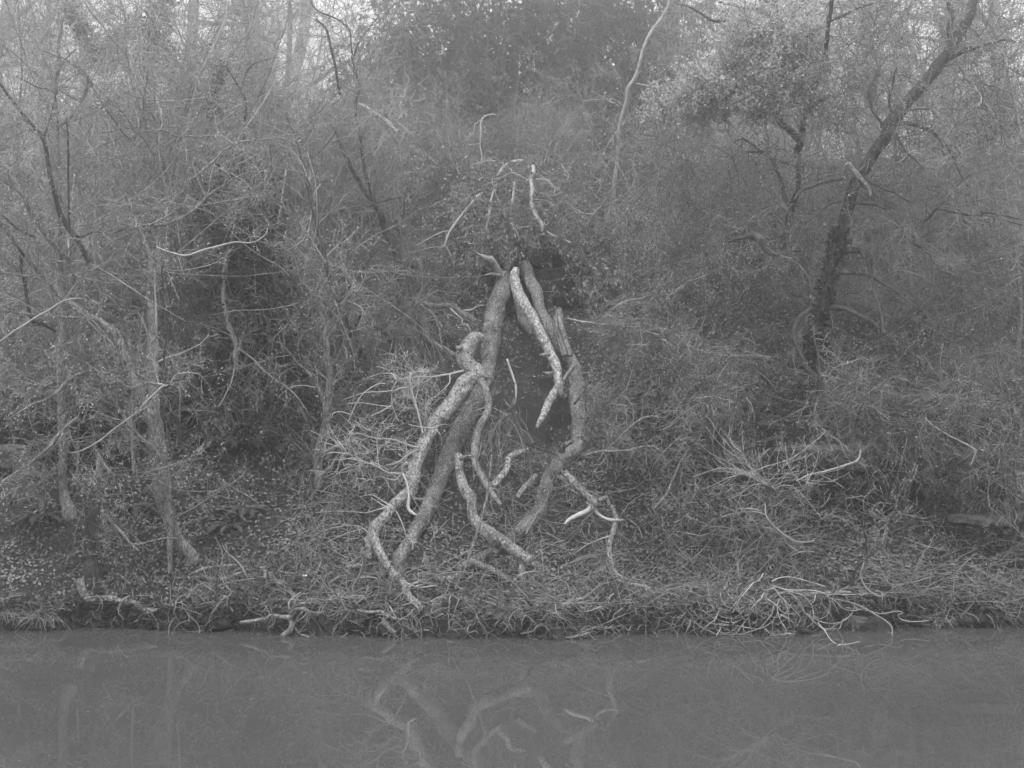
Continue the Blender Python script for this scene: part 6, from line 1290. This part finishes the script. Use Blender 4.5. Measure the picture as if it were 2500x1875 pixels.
# stones
ROCKS = [((2015, 1120), 13.75, (.55, .35, .17), 'broad flat mossy slab at the left end of the rock ledge'), ((2130, 1095), 13.9, (.34, .3, .16), 'pale block of stone in the middle of the rock ledge'),
         ((2290, 1125), 13.75, (.62, .35, .15), 'long dark slab at the right end of the rock ledge'), ((2240, 990), 14.6, (.5, .3, .12), 'stone shelf above the dark gap in the rock ledge'),
         ((2010, 1075), 14.3, (.3, .25, .09), 'thin stone shelf above the broad flat slab'), ((30, 1118), 13.6, (.24, .2, .14), 'rounded boulder in the hollow at the left edge'), ((75, 1150), 13.4, (.16, .14, .10), 'smaller rounded boulder beside the left hollow'),
         ((2450, 1180), 13.4, (.3, .25, .15), 'dark boulder among stems near the right edge'), ((1830, 1508), 12.2, (.14, .1, .08), 'dark stone at the waterline under the bright white shrub'), ((2100, 1525), 12.25, (.12, .09, .08), 'pale clod at the waterline under the looping vine'), ((2430, 1270), 13.2, (.5, .25, .07), 'low arched stone slab near the small forked tree')]
for k, (p, D, s, lb) in enumerate(ROCKS):
    lump('rock', lb, 'rock', at(p[0], p[1], D), s, 'rock', 20 + k)
lump('earth_and_shade_lump', 'dark shelf of earth at the mouth of the right-hand hollow', 'earth', at(2350, 1040, 14.9), (.6, .3, .12), 'earth_and_shade', 50)
lump('earth_and_shade_lump', 'dark shelf of earth over the left-hand hollow', 'earth', at(90, 1010, 14.8), (.7, .35, .2), 'earth_and_shade', 51)
lump('earth_and_shade_lump', 'dark undercut clod at the water left of centre', 'earth', at(1105, 1500, 12.1), (.1, .12, .16), 'earth_and_shade', 52)
lump('earth_and_shade_lump', 'black lump standing for the shaded hole in the driftwood heap', 'earth', at(750, 1500, 12.2), (.14, .12, .1), 'earth_and_shade', 53)  # solid lump, the darkness of the hole is painted on it

for k in range(20):
    x = -5.5 + k * .57 + rng.uniform(-.27, .27); e_ = float(edge(x)) + rng.uniform(-.10, .06); s = rng.uniform(.05, .15)
    lump('earth_clod', 'dark clod of wet earth and roots slumped from the bank at the waterline', 'earth', (x, e_, rng.uniform(-.02, .06)), (s * 1.4, s * .8, s * rng.uniform(.5, .9)), 'earth_and_shade', 60 + k, group='earth clods slumped along the waterline', sub=12)
# scraps of white litter
def scrap(label, a, b, D, s, sd):
    g = np.random.default_rng(sd); n = 7
    X, Y = np.meshgrid(np.linspace(-1, 1, n), np.linspace(-1, 1, n)); Z = g.normal(size=(n, n)) * .35 + .4 * X * Y
    R = 1 - .35 * (X ** 2 + Y ** 2) + g.normal(size=(n, n)) * .08
    p = at(a, b, D); v = np.stack([p[0] + X * R * s, p[1] + Y * R * s * .6, p[2] + Z * s * .5], -1).reshape(-1, 3)
    i = np.arange(n - 1)[:, None] * n + np.arange(n - 1)[None, :]
    mb = MB(); mb.add(v, q=np.stack([i, i + 1, i + n + 1, i + n], -1).reshape(-1, 4))
    o = link('litter_scrap', mb, M['litter_white'], origin=p, smooth=False); o['label'] = label; o['category'] = 'litter'
scrap('white crumpled scrap floating at the left end of the driftwood heap', 494, 1556, 12.05, .042, 1)
scrap('white scrap caught on the log behind the driftwood heap', 640, 1384, 12.6, .035, 2)
scrap('white scrap hanging in twigs left of the fallen bough', 744, 1405, 12.5, .035, 3)
scrap('small white scrap in the middle of the driftwood heap', 549, 1456, 12.3, .022, 4)
scrap('tiny white scrap on the mud at the left bank', 60, 1465, 12.6, .018, 5)
def floaters():
    mb = MB(); n = 420
    x = rng.uniform(-4.8, 4.8, n); y = 12.0 - 4.5 * rng.uniform(0, 1, n) ** 3.5
    mb.flat_leaves(np.stack([x, y, np.full(n, .004)], -1), nrm(np.stack([rng.normal(0, .05, n), rng.normal(0, .05, n), np.ones(n)], -1)), rng.uniform(.008, .028, n), .6)
    link('floating_leaves', mb, M['litter'], smooth=False, kind='stuff', label='specks of leaf floating on the still water', category='floating leaves')
floaters()
print('TRIANGLES built', TRI[0], 'objects', len(bpy.data.objects))
